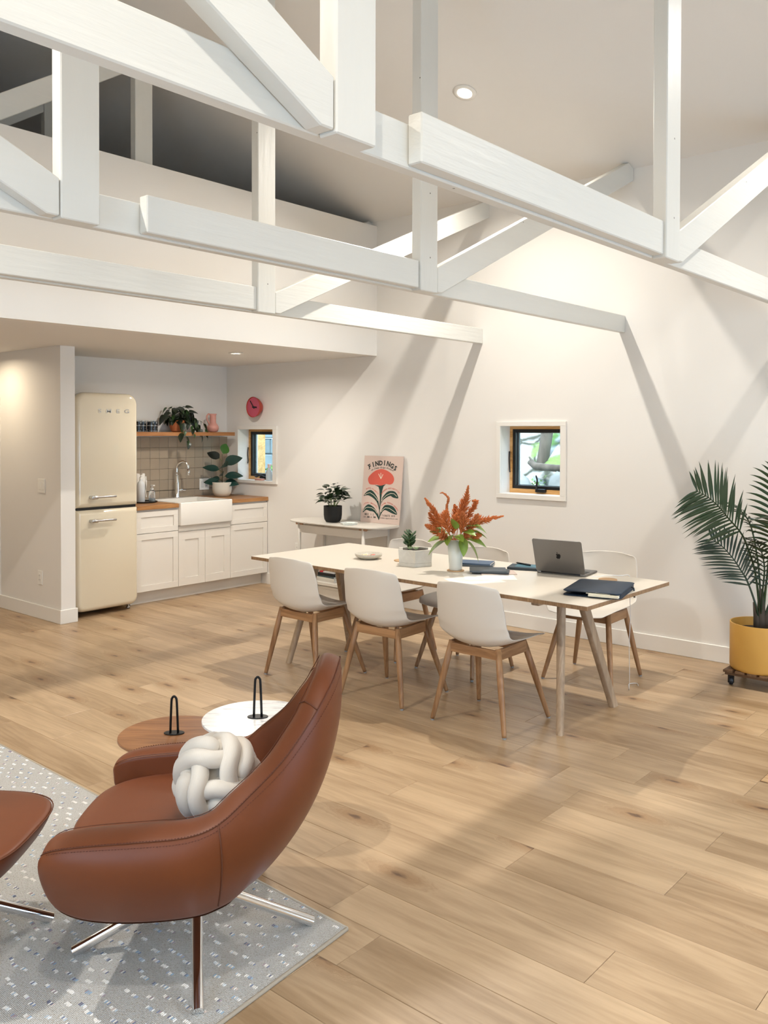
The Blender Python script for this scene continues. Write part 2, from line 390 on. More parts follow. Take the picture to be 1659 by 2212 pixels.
# ------------------------------------------------------------------ windows
M_pine = wood('pine_frame', 'e2b579', 'b98442', .4, 1, 1.5, .6)
M_blk = mat('black_sash', '0b0d10', .35)
M_glass, N, L, b = nm('window_glass'); N.remove(b)
g1 = N.new('ShaderNodeBsdfTransparent'); g2 = N.new('ShaderNodeBsdfGlossy'); g2.inputs['Roughness'].default_value = .02
lw = N.new('ShaderNodeLayerWeight'); lw.inputs[0].default_value = .5; pw_ = N.new('ShaderNodeMath'); pw_.operation = 'POWER'; pw_.inputs[1].default_value = 4
L.new(lw.outputs['Facing'], pw_.inputs[0]); fr = N.new('ShaderNodeMath'); fr.operation = 'MULTIPLY_ADD'; fr.inputs[1].default_value = .8; fr.inputs[2].default_value = .04; L.new(pw_.outputs[0], fr.inputs[0]); mxs = N.new('ShaderNodeMixShader')
L.new(fr.outputs[0], mxs.inputs[0]); L.new(g1.outputs[0], mxs.inputs[1]); L.new(g2.outputs[0], mxs.inputs[2]); L.new(mxs.outputs[0], N['Material Output'].inputs[0])
def frame4(u0, u1, v0, v1, z0, z1, wv0, wv1, wz0, wz1):
    mb = MB()
    mb.box((u0, v0, z0), (u1, v1, z0+wz0)); mb.box((u0, v0, z1-wz1), (u1, v1, z1))
    mb.box((u0, v0, z0+wz0), (u1, v0+wv0, z1-wz1)); mb.box((u0, v1-wv1, z0+wz0), (u1, v1, z1-wz1)); return mb
def window(n, v0, v1, z0, z1, tv0, tv1, tz0, tz1, uf, crank_v, crank_up):
    w_ = thing('window_%d' % n, None, None, (0, 0, 0)); w_['kind'] = 'structure'
    obj('casing', frame4(U-.02, U, v0-tv0, v1+tv1, z0-tz0, z1+tz1, tv0, tv1, tz0, tz1), M_trim, w_, bevel=.002, seg=1)
    obj('frame', frame4(uf, uf+.10, v0, v1, z0, z1, .022, .022, .034, .024), M_pine, w_)
    a, b_, c, d = v0+.022, v1-.022, z0+.034, z1-.024
    sash = obj('sash', frame4(uf+.012, uf+.05, a, b_, c, d, .026, .026, .026, .026), M_blk, w_)
    obj('pane', rbox(uf+.03, a+.02, c+.02, uf+.034, b_-.02, d-.02), M_glass, sash)
    obj('spacer', frame4(uf+.05, uf+.065, a+.012, b_-.012, c+.012, d-.012, .026, .026, .02, .02), mat('grey_spacer', '6f7f86', .4, metal=.5), sash)
    op = obj('crank', rbox(uf-.03, crank_v-.045, z0+.012, uf+.012, crank_v+.045, z0+.04), M_blk, w_, bevel=.006)
    if crank_up: pts = [(uf-.02, crank_v+.03, z0+.03), (uf-.03, crank_v+.028, z0+.07), (uf-.035, crank_v+.02, z0+.11), (uf-.03, crank_v+.035, z0+.15)]
    else: pts = [(uf-.02, crank_v-.01, z0+.035), (uf-.03, crank_v+.04, z0+.045), (uf-.035, crank_v+.09, z0+.03), (uf-.03, crank_v+.12, z0+.04)]
    obj('crank_handle', MB().tube(cat_rom(pts, 4), [.009]*4+[.008]*4+[.007]*4+[.005]), M_blk, op, smooth=True)
    zl = z0+.17
    lv = obj('lock_lever', MB().tube(cat_rom([(uf-.012, v1-.006, zl+.17), (uf-.02, v1-.008, zl+.10), (uf-.015, v1-.008, zl+.03), (uf-.03, v1-.02, zl)], 4), .0065, flat=.6), M_blk, w_, smooth=True)
    return w_
window(1, W2[0], W2[1], W2[2], W2[3], .050, .036, .037, .036, U+.13, 3.60, True)
window(2, W1[0], W1[1], W1[2], W1[3], .062, .018, .030, .037, U+.13, 6.95, False)
# glazing of the openings that only give daylight
for n, (v0, v1, z0, z1) in ((3, (.9, 2.3, .8, 2.05)),):
    w_ = thing('window_%d' % n, None, None); w_['kind'] = 'structure'
    obj('frame', frame4(US-.12, US-.06, v0, v1, z0, z1, .06, .06, .06, .06), M_blk, w_)
d_ = thing('door_1', None, None); d_['kind'] = 'structure'
for a in (1.4, 2.9): obj('leaf_frame', MB().box((a, VS-.1, .02), (a+.09, VS-.05, 2.1)).box((a+1.41, VS-.1, .02), (a+1.5, VS-.05, 2.1)).box((a+.09, VS-.1, .02), (a+1.41, VS-.05, .14)).box((a+.09, VS-.1, 1.98), (a+1.41, VS-.05, 2.1)), M_blk, d_)

# ------------------------------------------------------------------ trusses
TV = [1.532, 2.829, 4.087, 5.385, 6.65]
WHERE = ['nearest the camera, crossing the top of the picture', 'second from the camera, over the dining table', 'third from the camera, just in front of the loft parapet', 'behind the loft parapet, first in the loft', 'deepest in the loft']
DS = [(.50, .50), (.475, .46), (.445, .45), (.46, .46), (.46, .46)]
def bar(p, q, hgt, v0, v1, cut_p=None, cut_q=None):
    """timber in a vertical plane v: lower edge p->q (u,z); ends cut plumb"""
    (a, b_), (c, d) = p, q
    poly = [(a, b_), (c, d), (c, d+hgt), (a, b_+hgt)]
    M_ = Matrix(((1, 0, 0, 0), (0, 0, 1, v0), (0, 1, 0, 0), (0, 0, 0, 1)))
    return MB().prism(poly, v1-v0, M_)
for i, T in enumerate(TV):
    t = thing('roof_truss', 'white painted timber roof truss %s' % WHERE[i], 'roof truss', (UR, T, 2.31))
    def P(name, mb, m_, t=t, T=T):
        mb.v = [(x-UR, y-T, z-2.31) for x, y, z in mb.v]
        return obj(name, mb, m_, t, bevel=.004, seg=1)
    P('bottom_chord', rbox(US, T, 2.31, U, T+.045, 2.435), M_beam)
    P('post', rbox(1.530, T-.062, 2.305, 1.676, T, min(zc(1.53), 9)), M_beamv)
    P('post', rbox(3.503, T-.062, 2.305, 3.645, T, zc(3.645)), M_beamv)
    ub = U
    P('splice', rbox(1.878, T-.050, 2.318, 3.503, T, 2.458), M_beam)
    s1, s2 = DS[i]
    # outward braces from the foot of each post up to the eaves
    ue = 3.645
    def zr(s, u, h): return 2.31+.002 + s*(u-3.645) - .0
    # lower edge starts a little out from the post with a plumb toe
    M_ = Matrix(((1, 0, 0, 0), (0, 0, 1, T-.057), (0, 1, 0, 0), (0, 0, 0, 1)))
    vt = .133
    uc = (ZW+SL*U - (2.44-s1*3.645))/(s1+SL)           # where the upper edge meets the ceiling
    if uc > U: top = [(U, 2.44+s1*(U-3.645))]
    else: top = [(U, zc(U)), (uc, 2.44+s1*(uc-3.645))]
    zl = 2.312+s1*(U-3.690)
    poly = [(3.648, 2.312), (3.690, 2.312), (U, zl)]+top+[(3.648, 2.44)]
    P('brace', MB().prism(poly, .057, M_), M_beam)
    uL = 1.527; uc2 = US
    poly = [(uL, 2.312), (uL, 2.44), (US, 2.44+s2*(uL-US)), (US, 2.312+s2*(uL-US-.045)), (uL-.045, 2.312)]
    P('brace', MB().prism(poly, .057, M_), M_beam)
    if i > 2:
        P('web', bar((1.676, 2.94), (3.503, 4.12), .17, T-.05, T-.01), M_beam)

# ------------------------------------------------------------------ recessed lights
M_lens = mat('lamp_lens', (1, .93, .82, 1), .4, emit=14)
def downlight(u, v, z, tilt, label, r=.062, rw=.03):
    t = thing('recessed_light', label, 'ceiling light', (u, v, z)); t.rotation_euler = (0, tilt, 0)
    prof = [(r+rw, -.001), (r+rw, -.004), (r+.004, -.009), (r, -.004), (r-.004, .001)]
    obj('trim_ring', MB().lathe([(p[0], p[1]) for p in prof], 36, cap0=False, cap1=False), M_trim, t, smooth=True)
    obj('lens', MB().lathe([(r-.003, -.0015), (r-.003, .0)], 32), M_lens, t)
    return t
LB = ['recessed ceiling light glowing between the second and third truss']
downlight(4.853, 3.458, zc(4.853)-.001, math.atan(SL), 'recessed ceiling light glowing high in the sloped ceiling', .050, .032)
downlight(4.979, 6.016, ZS-.001, 0, 'recessed light glowing in the low ceiling in front of the kitchen', .045, .02)

# ------------------------------------------------------------------ kitchen
M_tile = mat('glazed_tile', 'a3937f', .28, bump=.10, bscale=14, var=.10, vscale=5, rvar=.5)
M_grout = mat('grout', '5f554a', .9)
wb_sp = obj('grout_bed', rbox(4.40, VK-.004, .905, U, VK, 1.52), M_grout, wb)
tw = .1085; random.seed(5)
tme = MB().box((-.0535, -.004, -.0535), (.0535, .004, .0535)).mesh('tile', M_tile, bevel=.0025, seg=2)
for i in range(6):
    z = 1.5205-tw*(i+.5)
    for j in range(15):
        u = U-tw*(j+.5)
        if u < 4.40: continue
        if z-.054 < .9:
            o = obj('tile', tme, None, wb, loc=(u, VK-.0075, .9385)); o.scale = (1, 1, .66); continue
        o = obj('tile', tme, None, wb, loc=(u, VK-.0075+random.uniform(-.0008, .0008), z), rot=(random.uniform(-.006, .006), 0, random.uniform(-.008, .008)))
M_butch = wood('butcher_block', 'bd8a55', '7d4d24', .38, 0, 1.6, .7)
# cabinets
def shaker(name, u0, u1, z0, z1, par, rail=.055, vf=6.752):
    """recessed panel front, origin left as world"""
    mb = MB(); t = .019
    mb.box((u0, vf, z0), (u1, vf+t, z0+rail)).box((u0, vf, z1-rail), (u1, vf+t, z1)).box((u0, vf, z0+rail), (u0+rail, vf+t, z1-rail)).box((u1-rail, vf, z0+rail), (u1, vf+t, z1-rail))
    mb.box((u0+rail, vf+.009, z0+rail), (u1-rail, vf+t, z1-rail))
    return obj(name, mb, M_white, par, bevel=.0012, seg=1)
def cabinet(u0, u1, label, sink=False):
    t = thing('base_cabinet', label, 'cabinet', (0, 0, 0), 0, None)
    top = .862 if not sink else .665
    obj('body', rbox(u0, 6.773, .118, u1, VK-.012, top), M_white, t)
    obj('toe_kick', rbox(u0, 6.85, 0, u1, 6.866, .118), M_white, t)
    g = .0018
    if sink:
        obj('apron_rail', rbox(u0+g, 6.752, .635, u1-g, 6.771, .688-.002), M_white, t)
        mid = (u0+u1)/2
        shaker('door', u0+g, mid-g, .122, .630, t, .075); shaker('door', mid+g, u1-g, .122, .630, t, .075)
    else:
        shaker('door', u0+g, u1-g, .122, .645, t, .055); shaker('drawer', u0+g, u1-g, .650, .846, t, .05)
    return t
cabinet(4.44, 4.895, 'white shaker base cabinet with one drawer, right beside the cream fridge')
cabinet(4.895, 5.515, 'white shaker base cabinet with two narrow doors under the sink', True)
cabinet(5.515, U-.004, 'white shaker base cabinet with one drawer, against the window wall')
wt = obj('worktop', MB().box((4.44, 6.738, .864), (4.893, VK-.012, .902)), M_butch, bevel=.003, seg=2)
tag(wt, 'short piece of oiled wooden worktop between the fridge and the sink', 'worktop')
wt = obj('worktop', MB().box((5.517, 6.738, .864), (U-.003, VK-.012, .902)), M_butch, bevel=.003, seg=2)
tag(wt, 'oiled wooden worktop to the right of the sink under the rubber plant', 'worktop')
# strip behind the sink
# farmhouse sink
M_porc = mat('glazed_fireclay', 'eae6de', .12, coat=.4)
t = thing('farmhouse_sink', 'white ceramic farmhouse sink set between the two wooden worktops', 'sink', (5.205, 7.03, .69))
def sink_mesh():
    hx, y0, y1, h = .308, -.315, .37, .218
    mb = MB(); o_ = [(-hx, y0), (hx, y0), (hx, y1), (-hx, y1)]; i_ = [(-hx+.03, y0+.03), (hx-.03, y0+.03), (hx-.03, y1-.16), (-hx+.03, y1-.16)]
    vs = [(x, y, 0) for x, y in o_]+[(x, y, h) for x, y in o_]+[(x, y, h) for x, y in i_]+[(x*.96, y*.96, .03) for x, y in i_]
    fs = [(3, 2, 1, 0)]+[(i, (i+1) % 4, 4+(i+1) % 4, 4+i) for i in range(4)]+[(4+i, 4+(i+1) % 4, 8+(i+1) % 4, 8+i) for i in range(4)]+[(8+i, 8+(i+1) % 4, 12+(i+1) % 4, 12+i) for i in range(4)]+[(12, 13, 14, 15)]
    return mb.add(vs, fs)
obj('basin', sink_mesh(), M_porc, t, bevel=.009, seg=3, smooth=True)
obj('drain', MB().lathe([(.04, .031), (.04, .034), (.03, .036)], 24), M_chrome, t, smooth=True)
# tap
t = thing('kitchen_tap', 'chrome gooseneck kitchen tap standing behind the sink', 'tap', (5.285, 7.315, .906), R(0))
obj('body', MB().lathe([(.026, 0), (.026, .006), (.021, .010), (.021, .155), (.0185, .16), (.016, .165), (.016, .22), (.0135, .225)], 24), M_chrome, t, smooth=True)
pts = [(0, 0, .22)]+[(0, 0, .26), (0, 0, .29)]
cx, rr = .068, .068
for k in range(13):
    a = PI-PI*k/12*1.04; pts.append((.42*(cx+rr*math.cos(a))*1.25, -.92*(cx+rr*math.cos(a))*.75, .295+rr*math.sin(a)))
sp = obj('spout', MB().tube(pts, .0125, 14), M_chrome, t, smooth=True)
e = Vector(pts[-1]); obj('spray_head', MB().tube([e+Vector((0, 0, .004)), e+Vector((.001, -.003, -.03)), e+Vector((.003, -.006, -.06))], [.014, .0155, .0165], 16), M_chrome, t, smooth=True)
hd = obj('handle', MB().tube([(.015, -.005, .075), (.05, -.02, .075)], .012, 14).tube([(.045, -.02, .075), (.085, -.035, .071)], [.006, .005], 10), M_chrome, t, smooth=True)
# outlet on the tiles
def plate(name, label, cat, loc, rot, wd, ht, kind):
    t = thing(name, label, cat, loc); t.rotation_euler = rot
    pm = mat('plate_plastic', 'efece4', .3)
    obj('cover', MB().box((-wd/2, -.006, -ht/2), (wd/2, 0, ht/2)), pm, t, bevel=.002)
    dk = mat('slot_grey', '55575a', .5)
    if kind == 'rockers':
        for s_ in (-1, 1): obj('rocker', MB().box((s_*.023-.0155, -.0085, -.033), (s_*.023+.0155, -.005, .033)), pm, t, bevel=.002)
    elif kind == 'combo':
        obj('rocker', MB().box((-.023-.0155, -.0085, -.033), (-.023+.0155, -.005, .033)), mat('plate_shade', 'd3d3cf', .3), t, bevel=.002)
        q = obj('socket', MB().box((.023-.0165, -.0085, -.034), (.023+.0165, -.005, .034)), mat('plate_shade', 'd3d3cf', .3), t, bevel=.002)
        for z in (-.018, .018): obj('slot', MB().box((.014, -.0092, z-.006), (.017, -.0084, z+.006)).box((.028, -.0092, z-.005), (.031, -.0084, z+.005)), dk, q)
    else:
        q = obj('socket', MB().box((-.0165, -.0085, -.034), (.0165, -.005, .034)), pm, t, bevel=.002)
        for z in (-.018, .018): obj('slot', MB().box((-.009, -.0092, z-.006), (-.007, -.0084, z+.006)).box((.006, -.0092, z-.005), (.008, -.0084, z+.005)), dk, q)
    return t
plate('wall_switch', 'white switch and socket plate on the tiles behind the rubber plant', 'switch', (5.69, VK-.0125, 1.02), (0, 0, 0), .125, .118, 'combo')
plate('wall_switch', 'white double rocker switch at shoulder height on the partition wall', 'switch', (3.634, 6.907, 1.118), (0, 0, R(-90)), .118, .118, 'rockers')
plate('wall_outlet', 'white socket low on the partition wall above the baseboard', 'socket', (3.634, 6.936, .345), (0, 0, R(-90)), .076, .118, 'socket')
plate('wall_outlet', 'white socket low on the window wall left of the side table', 'socket', (U, 6.30, .40), (0, 0, R(-90)), .076, .118, 'socket')
# fridge
M_cream = mat('cream_enamel', 'ddd1b8', .13, coat=.6)
def pillow_front(w_, d_, z0, z1, rt, rb):
    """rounded slab: front outline with big top or bottom radii, edges rolled over the front"""
    def outline(k):   # k = inset
        pts = []
        for cx, cz, r_, st in ((w_/2, z1, rt, 0), (-w_/2, z1, rt, 90), (-w_/2, z0, rb, 180), (w_/2, z0, rb, 270)):
            sx = -1 if cx > 0 else 1; sz = -1 if cz == z1 else 1
            rr_ = max(r_-k, .002); ox, oz = cx+sx*max(r_, k+.002), cz+sz*max(r_, k+.002)
            for i in range(9):
                a = R(st+90*i/8); pts.append((ox+rr_*math.cos(a), oz+rr_*math.sin(a)))
        return pts
    rows = []
    rollr = .055
    rows.append([(x, d_, z) for x, z in outline(0)])
    rows.append([(x, rollr, z) for x, z in outline(0)])
    for i in range(1, 7):
        a = R(90*i/6); rows.append([(x, rollr-rollr*math.sin(a), z) for x, z in outline(rollr*(1-math.cos(a))*.75)])
    mb = MB().grid(rows, close_u=True); n = len(rows[0]); tot = len(rows)*n
    mb.f.append(tuple(range(tot-n, tot))); mb.f.append(tuple(reversed(range(n))))
    return mb
t = thing('retro_fridge', 'tall cream retro fridge freezer with two chrome handles', 'fridge', (4.105, 6.655, 0))
obj('body', MB().prism(rrect(.295, .931, .10, 8), .60, Matrix(((1, 0, 0, 0), (0, 0, 1, .09), (0, 1, 0, .965), (0, 0, 0, 1)))), M_cream, t, bevel=.004, smooth=True)
du = obj('door', pillow_front(.60, .085, .925, 1.905, .095, .012), M_cream, t, smooth=True, clean=True)
dl = obj('door', pillow_front(.60, .085, .045, .912, .012, .075), M_cream, t, smooth=True, clean=True)
obj('door_gasket', rbox(-.285, .03, .90, .285, .12, .94), mat('rubber_grey', '1b1a19', .7), t)
for z, d_o in ((1.015, du), (.815, dl)):
    q = obj('handle', MB().box((-.185, -.052, z-.014), (-.125, .004, z+.016)).box((-.16, -.06, z-.006), (.045, -.034, z+.012)), M_steel, d_o, bevel=.007, seg=3, smooth=True)
    q['label'] = 'chrome lever handle'
for s_ in (-1, 1):
    obj('foot', MB().lathe([(.018, 0), (.018, .015), (.01, .02), (.01, .05)], 16, c=(s_*.25, .10, 0)), M_steel, t, smooth=True)
    obj('foot', MB().lathe([(.018, 0), (.018, .015), (.01, .02), (.01, .05)], 16, c=(s_*.25, .60, 0)), M_steel, t, smooth=True)
for i, ch in enumerate('SMEG'):
    vs, fs = text_mb(ch, .062, bold=.0012)
    mb = MB(); x0 = -.085+i*.088
    n = len(vs)
    mb.add([(x0+v.x*1.12, -.003, 1.735+v.y*.72) for v in vs]+[(x0+v.x*1.12, .002, 1.735+v.y*.72) for v in vs], [f for f in fs]+[tuple(reversed([k+n for k in f])) for f in fs])
    obj('letter', mb, M_steel, du)
# floating shelf
sh = obj('wall_shelf', rbox(4.56, 7.165, 1.530, 5.915, VK-.001, 1.568), wood('oak_shelf', 'bd8452', '8d5629', .4, 0, 1.2, .7), bevel=.002, seg=1)
tag(sh, 'floating oak shelf above the tiled splashback', 'shelf')
# tumblers
M_gl = mat('tumbler_glass', (.92, .94, .94, 1), .03, trans=1)
def tumbler_mat():
    m, N, L, b = nm('patterned_glass'); b.inputs['Roughness'].default_value = .15
    tc = N.new('ShaderNodeTexCoord'); v = N.new('ShaderNodeTexVoronoi'); v.inputs['Scale'].default_value = 42; v.feature = 'F1'; L.new(tc.outputs['Object'], v.inputs[0])
    n = N.new('ShaderNodeTexNoise'); n.inputs['Scale'].default_value = 60; L.new(tc.outputs['Object'], n.inputs[0])
    a = N.new('ShaderNodeMath'); a.operation = 'ADD'; L.new(v.outputs['Distance'], a.inputs[0]); L.new(n.outputs[0], a.inputs[1])
    cr = N.new('ShaderNodeValToRGB'); cr.color_ramp.interpolation = 'CONSTANT'; cr.color_ramp.elements[0].color = lin('9aa0a2'); cr.color_ramp.elements[1].position = .93; cr.color_ramp.elements[1].color = lin('14171c')
    e = cr.color_ramp.elements.new(.80); e.color = lin('20242a')
    L.new(a.outputs[0], cr.inputs[0]); L.new(cr.outputs[0], b.inputs['Base Color']); return m
M_pat = tumbler_mat()
for i, (u, v) in enumerate(((4.80, 7.26), (4.875, 7.30), (4.93, 7.245), (5.0, 7.29))):
    t = thing('tumbler', ['dark patterned glass tumbler on the shelf, closest to the fridge', 'dark patterned glass tumbler at the back of the shelf, second from the fridge', 'dark patterned glass tumbler at the front of the shelf, third from the fridge', 'dark patterned glass tumbler on the shelf, closest to the trailing plant'][i], 'glass', (u, v, 1.568), 0, 'patterned tumblers on the shelf')
    obj('glass', MB().lathe([(.030, 0), (.034, .004), (.035, .115), (.0335, .115), (.0325, .006)], 24, cap1=True), M_gl, t, smooth='auto')
    obj('print', MB().lathe([(.0352, .006), (.0354, .060)], 24, cap0=False, cap1=False), M_pat, t, smooth=True)
    obj('print', MB().lathe([(.0354, .066), (.0355, .100)], 24, cap0=False, cap1=False), M_pat, t, smooth=True)
    obj('print', MB().lathe([(.0356, .103), (.0356, .106)], 24, cap0=False, cap1=False), M_blk, t, smooth=True)
# trailing plant
M_terra = mat('terracotta', 'b8693c', .75, bump=.1)
M_soil = mat('soil', '2a1f17', .95, bump=.6, bscale=90)
def leafmat(name, c, rough=.35, var=.25, sss=0):
    m = mat(name, c, rough, var=var, vscale=6, rvar=.6, coat=.1); return m
M_poth = leafmat('philodendron_leaf', '1c2a16', .4); M_poth2 = leafmat('philodendron_young_leaf', '39552a', .4)
M_stem = mat('green_stem', '5a6b38', .5)
t = thing('trailing_plant', 'dark green trailing plant in a terracotta pot on the shelf', 'plant', (5.262, 7.275, 1.568))
obj('pot', MB().lathe([(.045, 0), (.062, .01), (.078, .07), (.082, .118), (.076, .118), (.070, .09)], 28), M_terra, t, smooth='auto')
obj('soil', MB().lathe([(.070, .095), (.0, .10)], 20, cap1=False), M_soil, t)
hl = leaf_mesh('leaf', .088, .066, M_poth, curl=.35, fold=.18, heart=1); hl2 = leaf_mesh('leaf', .062, .040, M_poth2, curl=.3, fold=.15, heart=.6)
random.seed(3)
for i in range(74):
    a = random.uniform(0, 2*PI); el = random.uniform(-.9, 1.25)
    if i < 60:
        r_ = random.uniform(.06, .125); o_ = Vector((math.cos(a)*r_*1.15, math.sin(a)*r_*.8, .125+max(-.35, el)*.075+.035))
        if o_.y > .09: o_.y = .07
        d = Vector((math.cos(a), math.sin(a)*.7, random.uniform(-1.4, .25)))
    else:
        k = (i-60)/13; o_ = Vector((.09+k*.17, -.04-.03*random.random(), .20-.75*k*k*.33+random.uniform(-.03, .03))); d = Vector((random.uniform(-.4, .6), -.3, -1.1))
    o = obj('leaf', hl if i % 4 or i > 60 else hl2, None, t); 
    M_ = aim(o, o_, d, random.uniform(-.7, .7), random.uniform(.75, 1.15)).matrix_world.copy(); o.matrix_basis = M_
def vine(pts, nleaf, par, rr_=.0016, seed=1):
    P_ = cat_rom(pts, 5); obj('vine', MB().tube(P_, rr_, 5), M_stem, par, smooth=True); random.seed(seed)
    for k in range(nleaf):
        p = P_[int((k+1)/nleaf*(len(P_)-1))]; o = obj('leaf', hl2 if k % 2 else hl, None, par)
        aim(o, p, (random.uniform(-.6, .6), -.35, -1), random.uniform(-.6, .6), random.uniform(.65, .95)); o.matrix_basis = o.matrix_world.copy()
vine([(.0, -.07, .12), (.0, -.12, .07), (.015, -.125, -.03), (.035, -.13, -.08), (.05, -.13, -.11)], 5, t, seed=4)
vine([(-.02, -.07, .12), (-.035, -.115, .05), (-.04, -.125, -.02)], 3, t, seed=5)
vine([(.07, -.04, .13), (.14, -.07, .15), (.20, -.08, .05), (.26, -.075, .0), (.30, -.085, -.02)], 5, t, seed=6)
vine([(.08, -.02, .12), (.20, -.05, .12), (.27, -.06, .10), (.30, -.07, .04), (.31, -.08, .0)], 5, t, seed=8)
vine([(.05, -.06, .12), (.10, -.11, .06), (.12, -.125, -.02)], 4, t, seed=7)
# pink jug
M_pink = mat('pink_ceramic', 'd79a8c', .55)
t = thing('jug', 'pink ceramic jug with a round belly at the right end of the shelf', 'jug', (5.715, 7.28, 1.568))
obj('vessel', MB().lathe([(.030, 0), (.048, .008), (.061, .035), (.060, .058), (.045, .082), (.034, .094), (.032, .11), (.033, .17), (.037, .192), (.033, .192), (.028, .12)], 32), M_pink, t, smooth=True)
obj('handle', MB().tube(cat_rom([(-.034, 0, .182), (-.055, 0, .188), (-.078, 0, .165), (-.075, 0, .13), (-.05, 0, .088)], 6), .0085, 10), M_pink, t, smooth=True)
obj('spout', MB().prism([(.024, -.022), (.052, 0), (.024, .022)], .012, Matrix.Translation((0, 0, .180))), M_pink, t, bevel=.004, smooth=True)
# counter things
tr = obj('tray', MB().lathe([(.125, 0), (.135, .004), (.137, .014), (.131, .014), (.127, .006)], 36), M_blk, loc=(4.735, 7.09, .902), smooth='auto')
tag(tr, 'round black tray on the worktop beside the fridge', 'tray')
M_paper = mat('paper_white', 'eeeae2', .9, bump=.15, bscale=50)
t = thing('paper_towel_roll', 'white paper towel roll standing on the worktop beside the fridge', 'paper towel', (4.785, 7.235, .902))
obj('roll', MB().lathe([(.058, .004), (.060, .01), (.060, .262), (.057, .268), (.022, .268), (.022, .24)], 36), M_paper, t, smooth='auto')
obj('core', MB().lathe([(.0215, .235), (.0215, .268), (.018, .268), (.018, .24)], 20), mat('cardboard', '8d6d4a', .8), t, smooth='auto')
obj('loose_sheet', MB().grid([[(.045+.02*math.sin(a*3)-.002*k, -.045-.012*math.cos(a*4+k), .04+.2*k/5) for a in (0, .3, .6, .9)] for k in range(6)]), M_paper, t, smooth=True)
M_clear = mat('clear_plastic', (.9, .93, .95, 1), .05, trans=.92); M_wpl = mat('white_plastic', 'f0ede6', .35)
t = thing('soap_bottle', 'tall white bottle on the black tray, partly behind the fridge', 'bottle', (4.70, 7.07, .909))
obj('bottle', MB().lathe([(.034, 0), (.038, .006), (.038, .15), (.028, .185), (.013, .20), (.013, .215)], 24), mat('milky_plastic', 'd9dcdd', .3), t, smooth='auto')
obj('pump', MB().lathe([(.014, .215), (.014, .235), (.005, .238), (.005, .262)], 14).box((-.006, -.035, .258), (.006, .010, .270)), M_wpl, t)
t = thing('soap_dispenser', 'clear soap dispenser with a white pump at the edge of the tray', 'soap dispenser', (4.80, 7.035, .909))
obj('bottle', MB().lathe([(.028, 0), (.031, .005), (.031, .085), (.022, .105), (.012, .112), (.012, .118)], 24), M_clear, t, smooth='auto')
obj('soap', MB().lathe([(.026, .003), (.028, .006), (.028, .035)], 20), mat('pale_soap', 'c9d6dc', .2, trans=.5), t, smooth='auto')
obj('pump', MB().lathe([(.0145, .112), (.0145, .130), (.007, .134), (.007, .150)], 16).box((-.010, -.034, .148), (.010, .012, .160)), M_wpl, t, bevel=.001)
# rubber plant
M_rub = leafmat('rubber_leaf', '25413a', .22, .2); M_rub2 = leafmat('rubber_leaf_dark', '1b2421', .25, .2); M_rub3 = leafmat('rubber_leaf_green', '3c6a2c', .3, .2)
M_bowl = mat('ivory_ceramic', 'dcd5c6', .5)
t = thing('rubber_plant', 'rubber plant with broad leaves in an ivory pot beside the sink', 'plant', (5.715, 7.13, .902))
obj('pot', MB().lathe([(.045, 0), (.07, .006), (.092, .035), (.099, .075), (.100, .150), (.094, .150), (.093, .13)], 40), M_bowl, t, smooth='auto')
obj('soil', MB().lathe([(.0935, .132), (0, .137)], 24, cap1=False), M_soil, t)
obj('stem', MB().tube([(0, 0, .13), (.004, 0, .22), (-.002, 0, .30), (.004, 0, .38), (0, 0, .44)], [.006, .0055, .005, .0045, .003], 8), mat('brown_stem', '5a4a33', .6), t, smooth=True)
for (z, az, el, L_, W_, mm_) in ((.42, 75, 50, .15, .075, 'g'), (.33, 10, 22, .20, .10, 'r'), (.38, 178, 28, .155, .075, 'd'), (.27, 180, 12, .19, .062, 'r'), (.21, -5, 4, .20, .07, 'r'),
                              (.33, -60, 0, .12, .07, 'r'), (.18, 160, -4, .14, .06, 'r'), (.15, 185, 2, .17, .07, 'G'), (.15, -12, -4, .16, .07, 'G'), (.25, -80, -8, .11, .05, 'r'), (.29, 100, 15, .13, .07, 'd')):
    mm2 = {'g': M_rub3, 'r': M_rub, 'd': M_rub2, 'G': M_rub}[mm_]
    o = obj('leaf', leaf_mesh('leaf', L_*.95, W_*1.4, mm2, curl=.12, fold=.2), None, t)
    # camera side is -u,-v: azimuth measured from the line across the picture
    az_ = R(az-50); d = Vector((math.cos(az_)*math.cos(R(el)), math.sin(az_)*math.cos(R(el)), math.sin(R(el))))
    aim(o, Vector((0, 0, z))+d*.03, d, R(-48 if az > 90 else 48)); o.matrix_basis = o.matrix_world.copy()
    obj('petiole', MB().tube([Vector((0, 0, z-.015)), Vector((0, 0, z))+d*.035], .0025, 6), M_stem, o if False else t)
# clock
t = thing('wall_clock', 'round red and pink wall clock above the small kitchen window', 'clock', (U, 6.884, 1.828)); t.rotation_euler = (0, R(-90), 0)
M_red = mat('clock_case', 'b5412f', .5); M_pf = mat('clock_face', 'c4566a', .6)
obj('case', MB().lathe([(.060, 0), (.095, .045), (.107, .085), (.103, .085), (.100, .076)], 48, cap1=False), M_red, t, smooth='auto')
obj('face', MB().lathe([(.1005, .068), (.1005, .0765)], 48), M_pf, t)
